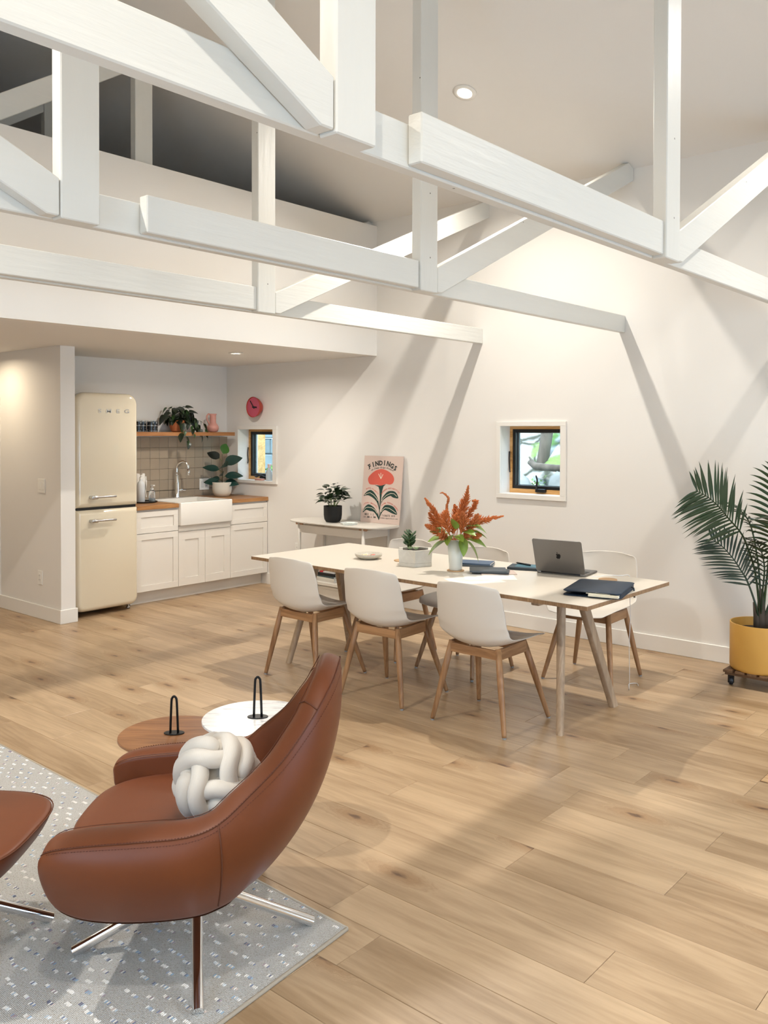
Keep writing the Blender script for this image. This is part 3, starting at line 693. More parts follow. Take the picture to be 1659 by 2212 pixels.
# local x -> world z (up is -x after rotation?), fixed below by explicit world directions
def hand(length, wd, ang, back=.02):
    # ang in degrees clockwise from 12 as seen from the room
    up = Vector((0, 0, 1)); rt = Vector((0, -1, 0)); d = up*math.cos(R(ang)) + rt*math.sin(R(ang)); n = Vector((-1, 0, 0)); s_ = d.cross(n)
    base = Vector((U-.0785, 6.884, 1.828)); mb = MB()
    vs = [base-d*back+s_*wd, base-d*back-s_*wd, base+d*length-s_*wd, base+d*length+s_*wd]
    mb.add(vs+[v+n*.002 for v in vs], [(0, 1, 2, 3), (7, 6, 5, 4), (0, 4, 5, 1), (1, 5, 6, 2), (2, 6, 7, 3), (3, 7, 4, 0)])
    o = obj('hand', mb, M_blk); o.parent = t; o.matrix_parent_inverse = (Matrix.Translation(t.location) @ Matrix.Rotation(R(-90), 4, 'Y')).inverted()
hand(.052, .0068, 93); hand(.084, .0056, 322)
obj('hub', MB().lathe([(.009, .0765), (.009, .082)], 16), M_blk, t)
# window sill things
t = thing('spray_bottle', 'clear spray bottle with a pink trigger on the kitchen window sill', 'spray bottle', (U+.075, 6.815, 1.0655), R(200))
obj('bottle', MB().lathe([(.030, 0), (.034, .004), (.034, .085), (.020, .115), (.013, .122), (.013, .132)], 20), mat('frosted_plastic', 'e3ecef', .3, trans=.4), t, smooth='auto')
obj('trigger_head', MB().box((-.016, -.012, .130), (.016, .012, .150)).box((-.045, -.009, .150), (.02, .009, .172)), mat('pale_pink_plastic', 'e9cdc6', .4), t, bevel=.004)
obj('trigger', MB().tube([(-.018, 0, .15), (-.032, 0, .132), (-.03, 0, .112)], .004, 8), mat('pale_pink_plastic', 'e9cdc6', .4), t, smooth=True)
sp_ = obj('soap_bar', MB().prism(rrect(.026, .055, .012), .018), mat('pink_soap', 'c98e7c', .5), loc=(U+.02, 6.90, 1.0655), bevel=.004, smooth=True)
tag(sp_, 'flat pink sponge lying on the kitchen window sill', 'sponge')

# ------------------------------------------------------------------ dining table
M_lino = mat('cream_linoleum', 'd8cfc0', .42); M_ply = wood('ply_edge', 'a3835f', '7a5c41', .5, 2, 6., .6)
M_soap = wood('soaped_oak', 'bfa88d', '907860', .55, 2, 1.3, .7); M_oak = wood('oiled_oak', 'b58b62', '7e5838', .42, 2, 1.4, .7)
M_oakx = wood('oiled_oak_rail', 'b58b62', '7e5838', .42, 0, 1.4, .7)
TU0, TU1, TV0, TV1 = 3.806, 4.745, 1.960, 4.462
cu, cv = (TU0+TU1)/2, (TV0+TV1)/2
t = thing('dining_table', 'long cream-topped dining table with splayed oak legs', 'table', (cu, cv, 0), R(-1.0))
hx, hy = (TU1-TU0)/2, (TV1-TV0)/2
tt = obj('tabletop', rbox(-hx, -hy, .7185, hx, hy, .7385), M_ply, t, bevel=.0008, seg=1)
obj('surface', rbox(-hx+.0005, -hy+.0005, .7385, hx-.0005, hy-.0005, .740), M_lino, tt)
def leg_slab(p, q, wa, wb, ta, tb, side, ex=5):
    """tapered slab from top p to foot q; wide across 'side'"""
    p, q = Vector(p), Vector(q); ax = (q-p).normalized(); s_ = Vector(side); s_ = (s_-ax*s_.dot(ax)).normalized(); n_ = ax.cross(s_)
    rows = []
    for c, w_, th in ((p, wa, ta), (q, wb, tb)):
        pl = superell(w_/2, th/2, ex, 20)
        row = []
        for x, y in pl:
            v = c+s_*x+n_*y; k = (c.z-v.z)/ax.z; row.append(v+ax*k)
        rows.append(row)
    mb = MB().grid(rows, close_u=True); mb.f += [tuple(range(20)), tuple(reversed(range(20, 40)))]; return mb
for s_, yf, yt in ((-1, -.98, -.88), (1, 1.12, 1.02)):
    # each end: two splayed legs that meet under the cross beam
    obj('leg', leg_slab((-.07, yt, .7), (-.250, yf, 0), .046, .038, .046, .038, (0, 1, 0), 2.6), M_soap, t, smooth='auto')
    obj('leg', leg_slab((.12, yt, .7), (.375, yf+.015, 0), .044, .038, .062, .052, (0, 1, 0), 6), M_soap, t, smooth='auto')
    obj('cross_beam', rbox(-.34, yt-.025, .675, .36, yt+.025, .7185), M_soap, t, bevel=.006)
obj('long_beam', rbox(-.03, -.855, .68, .03, .995, .7185), M_soap, t, bevel=.006)

# ------------------------------------------------------------------ chairs
M_shell = mat('cream_polypropylene', 'dcd5ca', .42)
def shell_mesh():
    prof = [(-.302, .786), (-.300, .757), (-.294, .70), (-.286, .64), (-.277, .58), (-.264, .525), (-.242, .472), (-.19, .438), (-.11, .428), (-.02, .434), (.08, .444), (.165, .448), (.222, .434)]
    wid = [.150, .198, .212, .218, .222, .226, .230, .234, .236, .236, .234, .225, .180]
    P_ = [Vector((x+.022, 0, z)) for x, z in prof]; n = len(P_); rows = []
    fine = cat_rom(P_, 3); m_ = len(fine)
    for i in range(m_):
        tg = (fine[min(i+1, m_-1)]-fine[max(i-1, 0)]).normalized(); nr = Vector((tg.z, 0, -tg.x))   # toward the sitter
        if nr.x < 0 and nr.z < 0: nr = -nr
        nr = Vector((-tg.z, 0, tg.x)) if (Vector((-tg.z, 0, tg.x)).dot(Vector((.5, 0, 1))) > 0) else Vector((tg.z, 0, -tg.x))
        f = i/(m_-1)*(n-1); a = int(f); b_ = min(a+1, n-1); w_ = wid[a]+(wid[b_]-wid[a])*(f-a)
        amp = .055 if f < 5 else (.062 if f < 8 else max(.012, .062-.012*(f-8)))
        if f < 3: amp = .035+.02*f/3
        row = []
        for k in range(-8, 9):
            y = k/8; s_ = abs(y)
            row.append(Vector((fine[i].x, y*w_, fine[i].z)) + nr*amp*(s_**2.2))
        rows.append(row)
    # round the top and front outline
    for k in range(17):
        s_ = abs(k-8)/8
        rows[0][k].z -= .020*s_**3; rows[1][k].z -= .010*s_**3
    return rows
SHELL = MB().grid(shell_mesh()).mesh('shell', M_shell, smooth=True)
def tap_leg(p, q, r0, r1, r2):
    p, q = Vector(p), Vector(q); return MB().tube([p, p.lerp(q, .35), q.lerp(p, .03), q], [r0, r1, r2, r2*.9], 16)
def make_chair():
    t = thing('dining_chair', '', 'chair')
    sh = obj('shell', SHELL, None, t); md = sh.modifiers.new('t', 'SOLIDIFY'); md.thickness = .0065; md.offset = 0; subsurf(sh, 1)
    for sx, sy in ((-1, -1), (-1, 1), (1, -1), (1, 1)):
        tx = -.165 if sx < 0 else .085; ty = .150*sy
        fx = -.232 if sx < 0 else .215; fy = .232*sy
        lg = obj('leg', tap_leg((tx, ty, .438), (fx, fy, .008), .0165, .0185, .0125), M_oak, t, smooth=True)
        obj('glide', MB().lathe([(.0095, 0), (.0105, .003), (.0105, .009)], 14, c=(fx, fy, 0)), mat('glide_grey', '9fa3a6', .4), t)
    for sy in (-1, 1):
        obj('side_rail', MB().prism([(-.175, .382), (.092, .382), (.084, .446), (-.165, .438)], .020, Matrix(((1, 0, 0, 0), (0, 0, 1, sy*.158-.010), (0, 1, 0, 0), (0, 0, 0, 1)))), M_oakx, t, bevel=.003)
    obj('rear_rail', rbox(-.182, -.155, .382, -.162, .155, .431), wood('oiled_oak_cross', 'b58b62', '7e5838', .42, 1, 1.4, .7), t, bevel=.003)
    obj('front_rail', rbox(.078, -.155, .382, .098, .155, .441), wood('oiled_oak_cross', 'b58b62', '7e5838', .42, 1, 1.4, .7), t, bevel=.003)
    return t
ch0 = make_chair()
CH = [(3.990, 4.012, 0, 'white shell dining chair on the near side, closest to the kitchen'),
      (3.999, 3.352, 2, 'white shell dining chair in the middle of the near side of the table'),
      (3.992, 2.650, 0, 'white shell dining chair nearest the camera, its back in full view'),
      (4.735, 4.015, 180, 'white shell dining chair on the wall side, behind the planter and closest to the kitchen'),
      (4.725, 3.362, 178, 'white shell dining chair in the middle of the wall side, behind the flower vase'),
      (5.080, 2.610, 182, 'white shell dining chair pulled out on the wall side, behind the laptop')]
for i, (u, v, rz, lb) in enumerate(CH):
    o = ch0 if i == 0 else copy_tree(ch0)
    o.location = (u, v, 0); o.rotation_euler = (0, 0, R(rz)); tag(o, lb, 'chair', 'white shell chairs round the dining table')

# ------------------------------------------------------------------ side table against the window wall
M_con = mat('pale_lacquer', 'd9d3c8', .42); M_tan = mat('tan_bracket', 'b08a6c', .6)
DCU, DCV = 5.775, 5.465; dz = .745
t = thing('side_table', 'pale narrow side table with rounded ends against the window wall', 'side table', (DCU, DCV, 0))
def desk_outline():
    pts = []
    a, b_ = .225, .60
    return superell(a, b_, 3.2, 64)
tp = obj('top', MB().prism(desk_outline(), .014, Matrix.Translation((0, 0, dz-.014))), M_con, t, bevel=.005, seg=2, smooth=True)
for sv in (-1, 1):
    for su in (-1, 1):
        obj('leg', MB().tube([(su*.165, sv*.40, dz-.014), (su*.168, sv*.404, 0)], [.016, .013], 14), M_con, t, smooth=True)
        obj('bracket', rbox(su*.165-.012, sv*.40-.045, dz-.036, su*.165+.012, sv*.40+.045, dz-.0145), M_tan, t, bevel=.008)
    obj('end_rail', rbox(-.165, sv*.40-.009, dz-.105, .165, sv*.40+.009, dz-.034), M_con, t, bevel=.002)
for su in (-1, 1): obj('long_rail', rbox(su*.165-.009, -.40, dz-.105, su*.165+.009, .40, dz-.034), M_con, t, bevel=.002)
# black pot with leafy plant
t = thing('leafy_plant', 'leafy green houseplant in a matt black pot on the side table', 'plant', (5.735, 5.555, dz))
obj('pot', MB().lathe([(.045, 0), (.065, .006), (.079, .03), (.084, .07), (.085, .150), (.079, .150), (.078, .13)], 36), mat('matt_black_ceramic', '1d1d1c', .75, bump=.15, bscale=120), t, smooth='auto')
obj('soil', MB().lathe([(.078, .132), (0, .14)], 20, cap1=False), M_soil, t)
M_pep = leafmat('peperomia_leaf', '22371f', .3, .3)
lf = leaf_mesh('leaf', .082, .050, M_pep, curl=.25, fold=.2)
random.seed(21)
for i in range(95):
    a = random.uniform(0, 2*PI); k = random.random(); r_ = .01+.095*math.sqrt(random.random()); z = .17+.17*k*(1-(r_/.15)**2)+.02
    o = obj('leaf', lf, None, t); aim(o, (math.cos(a)*r_, math.sin(a)*r_, z), (math.cos(a), math.sin(a), random.uniform(-.3, .9)), random.uniform(-.4, .4), random.uniform(.7, 1.1)); o.matrix_basis = o.matrix_world.copy()
for i in range(12):
    a = i*PI/6; r_ = .04+.02*(i % 3); obj('stalk', MB().tube([(math.cos(a)*.02, math.sin(a)*.02, .13), (math.cos(a)*r_, math.sin(a)*r_, .22)], .003, 5), M_stem, t)
# poster: sheet on a thin board leaning on the wall
t = thing('poster', 'pale pink poster of a red flower leaning on the wall above the side table', 'poster', (5.925, 5.152, dz+.001))
lean = math.atan2(.058, .600)
t.rotation_euler = (0, 0, R(-90))
PW, PH = .465, .612
tilt = Matrix.Rotation(-lean, 4, 'X')   # local y towards the wall is +y after the turn
def pp(x, y, k=0): return tilt @ Vector((x, k, y))
M_pb = mat('poster_pink', 'd3bdb0', .7); M_pr = mat('poster_red', 'cf5a49', .7); M_pg = mat('poster_green', '173a31', .7); M_pk = mat('poster_ink', '15221d', .7); M_pc = mat('poster_cream', 'e6d9c2', .7)
mb = MB(); mb.add([pp(x, y, k) for k in (-.001, .006) for x, y in ((-PW/2, 0), (PW/2, 0), (PW/2, PH), (-PW/2, PH))], [(3, 2, 1, 0), (4, 5, 6, 7), (0, 1, 5, 4), (1, 2, 6, 5), (2, 3, 7, 6), (3, 0, 4, 7)])
obj('board', mb, M_pb, t)
# drawing coordinates: the printed sheet measured 0..1 across and 0..1.37 up
def dc(px, py):   # from the zoomed sheet
    xl = 262+(185-262)*(py-170)/(1850-170); xr = 1262+(1165-1262)*(py-185)/(1920-185)
    x = (px-xl)/(xr-xl); yt = 170+15*x; yb = 1840+80*x
    return (x-.5)*PW, (1-(py-yt)/(yb-yt))*PH
def flat(name, polys, m_, k):
    mb = MB()
    for pl in polys:
        mb.add([pp(x, y, -.001-k) for x, y in pl], [tuple(range(len(pl)))])
    o = obj(name, mb, m_, t); return o
def outline(P_, closed=True, n=6):
    P_ = [Vector((x, y, 0)) for x, y in P_]
    Q = P_[-2:]+P_+P_[:3]; out = []
    for i in range(2, len(Q)-3):
        for k in range(n):
            tt_ = k/n; a, b, c, d = Q[i-1], Q[i], Q[i+1], Q[i+2]
            out.append(.5*((2*b)+(c-a)*tt_+(2*a-5*b+4*c-d)*tt_**2+(3*b-a-3*c+d)*tt_**3))
    return [(p.x, p.y) for p in out]
def strip(line, w_):
    out = []; P_ = [Vector(p).to_3d() for p in line]
    L_, R_2 = [], []
    for i, p in enumerate(P_):
        tg = (P_[min(i+1, len(P_)-1)]-P_[max(i-1, 0)]).normalized(); n_ = Vector((-tg.y, tg.x, 0))*w_
        L_.append((p.x+n_.x, p.y+n_.y)); R_2.append((p.x-n_.x, p.y-n_.y))
    return [[L_[i], L_[i+1], R_2[i+1], R_2[i]] for i in range(len(P_)-1)]
flower = outline([dc(*p) for p in ((365, 760), (420, 660), (540, 560), (640, 520), (740, 510), (880, 560), (990, 650), (1035, 760), (1005, 860), (930, 900), (840, 885), (770, 905), (700, 930), (600, 905), (480, 905), (400, 880))])
flat('flower', [flower], M_pr, .0006)
flat('stem', [[dc(*p) for p in ((540, 912), (700, 930), (830, 893), (770, 950), (740, 1050), (715, 1250), (690, 1500), (662, 1805), (650, 1790), (672, 1500), (680, 1250), (668, 1050), (640, 960))]], M_pg, .0006)
LV = [((258, 1190), (330, 1090), (430, 1040), (510, 1080), (580, 1170), (630, 1270), (665, 1440), (672, 1560), (620, 1380), (540, 1270), (420, 1190), (340, 1175)),
      ((1140, 1245), (1110, 1140), (1050, 1075), (950, 1058), (860, 1090), (780, 1180), (730, 1270), (700, 1460), (712, 1400), (760, 1300), (860, 1220), (950, 1185), (1010, 1225)),
      ((245, 1610), (290, 1480), (360, 1415), (420, 1410), (520, 1470), (590, 1560), (640, 1650), (660, 1790), (600, 1680), (520, 1590), (420, 1570), (330, 1545)),
      ((1112, 1655), (1080, 1540), (1010, 1450), (900, 1415), (800, 1430), (730, 1540), (690, 1640), (665, 1790), (720, 1640), (800, 1545), (900, 1580), (990, 1625))]
for l_ in LV: flat('printed_leaf', [outline([dc(*p) for p in l_], n=3)], M_pg, .0006)
veins = [((285, 1170), (350, 1125), (430, 1110), (520, 1165), (600, 1250), (625, 1310)), ((1110, 1200), (1040, 1130), (960, 1120), (850, 1170), (760, 1260), (730, 1320)),
         ((262, 1570), (320, 1490), (380, 1475), (480, 1490), (560, 1545), (620, 1630)), ((1095, 1625), (1020, 1560), (920, 1495), (820, 1485), (750, 1545), (720, 1590)),
         ((640, 630), (698, 750)), ((697, 605), (700, 760)), ((755, 640), (705, 750))]
mb = MB()
for v_ in veins:
    for q in strip([dc(*p) for p in v_], .0022 if len(v_) > 2 else .003): mb.add([pp(x, y, -.0025) for x, y in q], [(0, 1, 2, 3)])
o = obj('line_art', mb, M_pc, t); o['kind'] = 'stuff'
def arc_text(s, pts, size, m_, bold=0, shear=0, name='lettering', slab=False):
    line = [Vector(dc(*p)).to_3d() for p in pts]; line = cat_rom(line, 12) if len(line) > 2 else [line[0].lerp(line[1], k/30) for k in range(31)]
    d = [0]
    for a, b in zip(line, line[1:]): d.append(d[-1]+(b-a).length)
    n = len(s); mb = MB()
    for i, ch in enumerate(s):
        if ch == ' ': continue
        q = (i+.5)/n*d[-1]; j = max(k for k in range(len(d)) if d[k] <= q); j = min(j, len(line)-2)
        p = line[j].lerp(line[j+1], (q-d[j])/(d[j+1]-d[j])); tg = (line[j+1]-line[j]).normalized(); up = Vector((-tg.y, tg.x, 0))
        vs, fs = text_mb(ch, size, bold, shear)
        mb.add([pp(*(p+tg*v.x+up*v.y).xy, -.0026) for v in vs], fs)
        if slab and ch in 'FINDG':
            sx = {'F': (-.26,), 'I': (0,), 'N': (-.27, .27), 'D': (-.26,), 'G': (.22,)}[ch]
            for q_ in sx:
                for yy in ((.0, .70) if ch in 'ID' else (.0, .7) if q_ < 0 else (.70,)):
                    if ch == 'G': yy = .33
                    c_ = p+tg*q_*size+up*(yy*size); a_2, b_2 = tg*size*.13, up*size*.035
                    mb.add([pp(*(c_+x*a_2+y*b_2).xy, -.0026) for x, y in ((-1, -1), (1, -1), (1, 1), (-1, 1))], [(0, 1, 2, 3)])
    o = obj(name, mb, m_, t); o['kind'] = 'stuff'; return o
arc_text('FINDINGS', ((375, 520), (520, 445), (700, 410), (880, 430), (1085, 560)), .058, M_pk, .0022, slab=True)
arc_text('at Stone Ridge Orchard', ((450, 562), (560, 510), (720, 490), (870, 505), (1010, 565)), .022, M_pk, .0002, .4)
arc_text('RARE PLANTS', ((320, 1035), (400, 1005), (490, 1030), (570, 1090), (630, 1160)), .018, M_pr, .0003)
arc_text('GARDEN ANTIQUITIES', ((728, 1155), (790, 1070), (900, 1012), (1030, 1025), (1100, 1065), (1165, 1135)), .018, M_pr, .0003)
arc_text('LOCAL MAKERS', ((265, 1440), (330, 1385), (430, 1378), (540, 1430), (610, 1500)), .018, M_pr, .0003)
arc_text('FARM FRESH GOODS', ((730, 1455), (790, 1400), (890, 1375), (1000, 1420), (1080, 1500), (1130, 1575)), .018, M_pr, .0003)
arc_text('MAY 1-2', ((300, 1670), (540, 1680)), .024, M_pk, .0002); arc_text('10 AM-6 PM', ((258, 1735), (580, 1750)), .022, M_pk, .0002)
arc_text('TICKETS $10', ((735, 1702), (1065, 1715)), .022, M_pk, .0002); arc_text('stoneridgeorchard.com', ((690, 1752), (1130, 1782)), .0155, M_pk, .0002)
# hexagonal dish
hexa = [(math.cos(R(60*k))*.085, math.sin(R(60*k))*.085) for k in range(6)]
t = thing('dish', 'small white hexagonal dish with a green inside on the side table', 'dish', (5.665, 5.285, dz))
mb = MB(); n = 6
vs = [(x*.82, y*.82, 0) for x, y in hexa]+[(x, y, .020) for x, y in hexa]+[(x*.95, y*.95, .020) for x, y in hexa]+[(x*.78, y*.78, .006) for x, y in hexa]
fs = [tuple(reversed(range(6)))]+[(a+i, a+(i+1) % 6, a+6+(i+1) % 6, a+6+i) for a in (0, 6, 12) for i in range(6)]+[tuple(range(18, 24))]
obj('dish_body', mb.add(vs, fs), mat('white_glaze', 'e6ebe6', .2), t, clean=True)
obj('glaze', MB().prism([(x*.79, y*.79) for x, y in hexa], .0015, Matrix.Translation((0, 0, .0062))), mat('green_glaze', '5f8f63', .15), t)
# low bench with books below the side table
M_bench = mat('bench_white', 'd8d2c6', .5)
t = thing('low_bench', 'low white bench under the side table', 'bench', (5.80, 5.50, 0))
obj('bench_top', rbox(-.15, -.42, .165, .15, .42, .195), M_bench, t, bevel=.003)
for sv in (-1, 1):
    for su in (-1, 1): obj('leg', rbox(su*.125-.016, sv*.385-.016, 0, su*.125+.016, sv*.385+.016, .165), mat('bench_leg_grey', '8f8d88', .5), t)
bx = thing('storage_box', 'white storage box standing under the low bench', 'box', (5.80, 5.53, 0))
obj('body', rbox(-.12, -.25, .0, .12, .25, .13), M_bench, bx, bevel=.004); obj('lid', rbox(-.125, -.255, .13, .125, .255, .155), M_bench, bx, bevel=.004)
zb = .195
for i, (c, th, l_, w_, lb) in enumerate((('cfc8bb', .022, .24, .17, 'cream book at the bottom of the stack on the low bench'), ('d9d5ca', .016, .235, .165, 'white book second from the bottom of the stack on the low bench'),
                                ('3f4f52', .014, .23, .16, 'grey green book in the middle of the stack on the low bench'), ('16181b', .026, .22, .15, 'black book near the top of the stack on the low bench'), ('ddd9d4', .012, .19, .13, 'thin white book with a red corner on top of the stack on the low bench'))):
    t = thing('book', lb, 'book', (5.77, 5.60, zb), R(random.uniform(-6, 6)), 'books stacked on the low bench')
    obj('cover', MB().box((-w_/2, -l_/2, 0), (w_/2, l_/2, .002)).box((-w_/2, -l_/2, th-.002), (w_/2, l_/2, th)).box((-w_/2, -l_/2, .002), (-w_/2+.002, l_/2, th-.002)), mat('cover_'+c, c, .5), t)
    obj('pages', rbox(-w_/2+.002, -l_/2+.003, .002, w_/2-.003, l_/2-.003, th-.002), M_paper, t)
    if i == 4: obj('red_label', rbox(-w_/2-.0005, l_/2-.045, .001, -w_/2+.035, l_/2+.0005, th+.0006), mat('label_red', 'c2202c', .5), t)
    zb += th
t = thing('glasses_case', 'black case lying on the low bench to the right of the books', 'case', (5.73, 5.27, .195), R(12))
obj('case_body', MB().prism(rrect(.035, .08, .02), .03), M_blk, t, bevel=.008, smooth=True)

# ------------------------------------------------------------------ things on the dining table
TZ = .7402
# bowl
M_bw = mat('speckled_stoneware', 'c2bbac', .4, var=.12, vscale=90)
t = thing('bowl', 'shallow grey stoneware bowl with wrapped sweets', 'bowl', (4.262, 3.800, TZ))
obj('dish_body', MB().lathe([(.045, 0), (.055, .002), (.086, .018), (.092, .034), (.088, .035), (.078, .018), (.05, .007)], 40), M_bw, t, smooth=True)
random.seed(2)
for c, x, y, lb in (('b9372c', .02, -.035, 'red wrapped sweet in the bowl'), ('d88a3a', -.005, .0, 'orange wrapped sweet in the bowl'), ('e6cf9a', .0, .04, 'pale yellow sweet in the bowl'), ('c4503a', .035, -.005, 'brick red sweet in the bowl')):
    q = thing('sweet', lb, 'sweet', (4.262+x, 3.800+y, TZ+.0075), random.uniform(0, 3), 'sweets in the bowl')
    mm_ = mat('sweet_'+c, c, .3)
    obj('candy', MB().tube([(-.014, 0, .009), (-.009, 0, .009), (0, 0, .009), (.009, 0, .009), (.014, 0, .009)], [.003, .008, .009, .008, .003], 10), mm_, q, smooth=True)
    obj('wrapper_end', MB().tube([(.013, 0, .009), (.024, 0, .011)], [.002, .008], 6, cap=False), mm_, q); obj('wrapper_end', MB().tube([(-.013, 0, .009), (-.024, 0, .011)], [.002, .008], 6, cap=False), mm_, q)
# cork coasters
M_cork = mat('cork', 'c3a07a', .85, bump=.2, bscale=150)
for i, (u, v, z, r_, lb) in enumerate(((4.335, 3.575, TZ, .052, 'round cork coaster half hidden behind the hexagonal planter, lower one'), (4.355, 3.555, TZ+.006, .046, 'round pinkish coaster lying on the lower coaster behind the planter'),
                              (4.238, 3.076, TZ, .052, 'cork coaster under the flower vase'), (4.545, 2.236, TZ, .052, 'cork coaster lying behind the laptop sleeve'))):
    o = obj('coaster', MB().lathe([(r_-.001, 0), (r_, .001), (r_, .0048), (r_-.001, .0058)], 40), M_cork if i != 1 else mat('pink_cork', 'cfa591', .8), loc=(u, v, z), smooth='auto'); tag(o, lb, 'coaster', 'coasters on the dining table')
# hexagonal planter with succulents
M_conc = mat('white_concrete', 'd0cbc0', .75, bump=.12, bscale=100, var=.05, vscale=40)
t = thing('planter', 'white faceted concrete planter with a jade succulent', 'planter', (4.262, 3.405, TZ), R(0))
ra = .118; rot0 = R(38)
def ring(r_, z, off=0): return [Vector((math.cos(rot0+R(60*k+off))*r_, math.sin(rot0+R(60*k+off))*r_, z)) for k in range(6)]
mb = MB(); A, B_, Cc, D_ = ring(ra, .0), ring(ra, .022), ring(ra*.985, .024), ring(ra*1.0, .110)
# faceted body: triangles lean in and out between base and rim
mid = [(Cc[k]+Cc[(k+1) % 6])/2*.965 for k in range(6)]
rim = [Vector((math.cos(rot0+R(60*k+30))*ra*.79, math.sin(rot0+R(60*k+30))*ra*.79, .102)) for k in range(6)]
vs = Cc+[Vector((p.x*1.04, p.y*1.04, .102)) for p in ring(ra, .11)]+rim+ring(ra*.78, .102)+ring(ra*.77, .085)
fs = []
for k in range(6):
    k2 = (k+1) % 6
    fs += [(k, k2, 12+k), (k, 12+k, 6+k), (k2, 6+k2, 12+k)]
    fs += [(6+k, 12+k, 18+k), (12+k, 6+k2, 18+k2), (12+k, 18+k2, 18+k)]
    fs += [(18+k, 18+k2, 24+k2, 24+k)]
fs.append(tuple(range(24, 30))); fs.append(tuple(reversed(range(6))))
obj('pot', mb.add(vs, fs), M_conc, t, clean=True)
mb = MB().prism([(p.x, p.y) for p in A], .023); obj('saucer', mb, M_conc, t, bevel=.0015, seg=1)
obj('soil', MB().prism([(p.x*.775, p.y*.775) for p in ring(ra, 0)], .002, Matrix.Translation((0, 0, .088))), M_soil, t)
M_jade = leafmat('jade_leaf', '35552f', .3, .3); M_pale = leafmat('pale_succulent', 'a9b98c', .4, .15)
random.seed(9)
fat = MB().tube([(0, 0, 0), (.008, 0, .0), (.02, 0, .002), (.030, 0, .003), (.036, 0, .004)], [.002, .006, .0085, .007, .002], 8, flat=.45, up=(0, 1, 0)).mesh('leaf', M_jade, smooth=True)
fat2 = MB().tube([(0, 0, 0), (.006, 0, .0), (.015, 0, .003), (.024, 0, .007), (.028, 0, .010)], [.003, .007, .0085, .006, .001], 8, flat=.4, up=(0, 1, 0)).mesh('leaf', M_pale, smooth=True)
for i in range(9):
    a = random.uniform(0, 2*PI); r_ = random.uniform(.005, .065); b0 = Vector((-.02+math.cos(a)*.01, .03+math.sin(a)*.01, .098)); e0 = Vector((-.02+math.cos(a)*r_, .03+math.sin(a)*r_, .098+random.uniform(.05, .105)))
    obj('branch', MB().tube([b0, b0.lerp(e0, .5)+Vector((0, 0, .006)), e0], .0035, 6), M_stem, t, smooth=True)
    for k in range(7):
        aa = k*2.4; o = obj('leaf', fat, None, t); p_ = b0.lerp(e0, .35+.65*k/6)
        aim(o, p_, (math.cos(aa), math.sin(aa), .5+.2*(k > 4)), 0, random.uniform(.95, 1.35)); o.matrix_basis = o.matrix_world.copy()
for cx_, cy_ in ((-.05, .0), (-.035, -.035)):
    for k in range(12):
        aa = k*2.4; o = obj('leaf', fat2, None, t); aim(o, (cx_, cy_, .101), (math.cos(aa), math.sin(aa), .35+.08*k), 0, .95-.04*k); o.matrix_basis = o.matrix_world.copy()
# vase with amaranth
t = thing('flower_vase', 'tall white vase of orange amaranth plumes and green leaves', 'vase', (4.238, 3.076, TZ+.0058))
obj('vase_body', MB().lathe([(.036, 0), (.039, .004), (.0435, .09), (.0515, .185), (.0485, .185), (.040, .08)], 40), mat('celadon_white', 'dbdcd4', .25, coat=.3), t, smooth=True)
M_ama = mat('amaranth', 'c9733a', .8, var=.3, vscale=40, rvar=.5); M_fl = leafmat('bouquet_leaf', '7f9a3c', .4, .3)
RD = Vector((.652, -.758, 0)); FD = Vector((.758, .652, 0)); UP = Vector((0, 0, 1))
def W3(r_, f_, z): return RD*r_+FD*f_+UP*z
def spike(mb, p, d, L_, r_, n=5):
    d = d.normalized(); a = d.orthogonal().normalized(); b_ = d.cross(a); vs = []
    for q, rr in ((0, r_*.6), (.35, r_), (.75, r_*.7)):
        for k in range(n): vs.append(p+d*L_*q+(a*math.cos(2*PI*k/n)+b_*math.sin(2*PI*k/n))*rr)
    vs.append(p+d*L_); fs = []
    for i in range(2):
        for k in range(n): fs.append((i*n+k, i*n+(k+1) % n, (i+1)*n+(k+1) % n, (i+1)*n+k))
    for k in range(n): fs.append((2*n+k, 2*n+(k+1) % n, 3*n))
    mb.add(vs, fs)
def plume(pts, fat_, seed, side=True):
    random.seed(seed); P_ = cat_rom(pts, 10); L_ = len(P_); mb = MB()
    tot = sum((P_[i+1]-P_[i]).length for i in range(L_-1))
    st = int(L_*.28)
    mb.tube(P_[:st+3], .0022, 5)
    mb.tube(P_[st:], [fat_*.20*(1-.75*i/(L_-st)) for i in range(L_-st)], 7)
    n = int(tot*760*(1 if side else .8))
    for k in range(n):
        q = .26+.74*k/n; i = min(L_-2, int(q*(L_-1))); f = q*(L_-1)-i; p = P_[i].lerp(P_[i+1], f); tg = (P_[i+1]-P_[i]).normalized()
        o_ = tg.orthogonal().normalized(); o_ = Matrix.Rotation(random.uniform(0, 2*PI), 3, tg) @ o_
        env = math.sin(PI*min(1, (q-.2)/.8*.85+.12))**.6*(1.15-q*.85)
        ln = fat_*env*random.uniform(.6, 1.2)*(1.0 if side else .45)
        d = o_*.8+tg*.9
        if side:
            # side spikelet set with grains
            spike(mb, p, d, ln*1.9, .0030)
            e_ = p+d.normalized()*ln
            for _ in range(3):
                oo = Vector((random.uniform(-1, 1), random.uniform(-1, 1), random.uniform(-1, 1))); spike(mb, p.lerp(e_, random.random()), oo+d, .007, .0022, 4)
        else:
            spike(mb, p, d, ln*1.4, .0038, 4)
    return mb
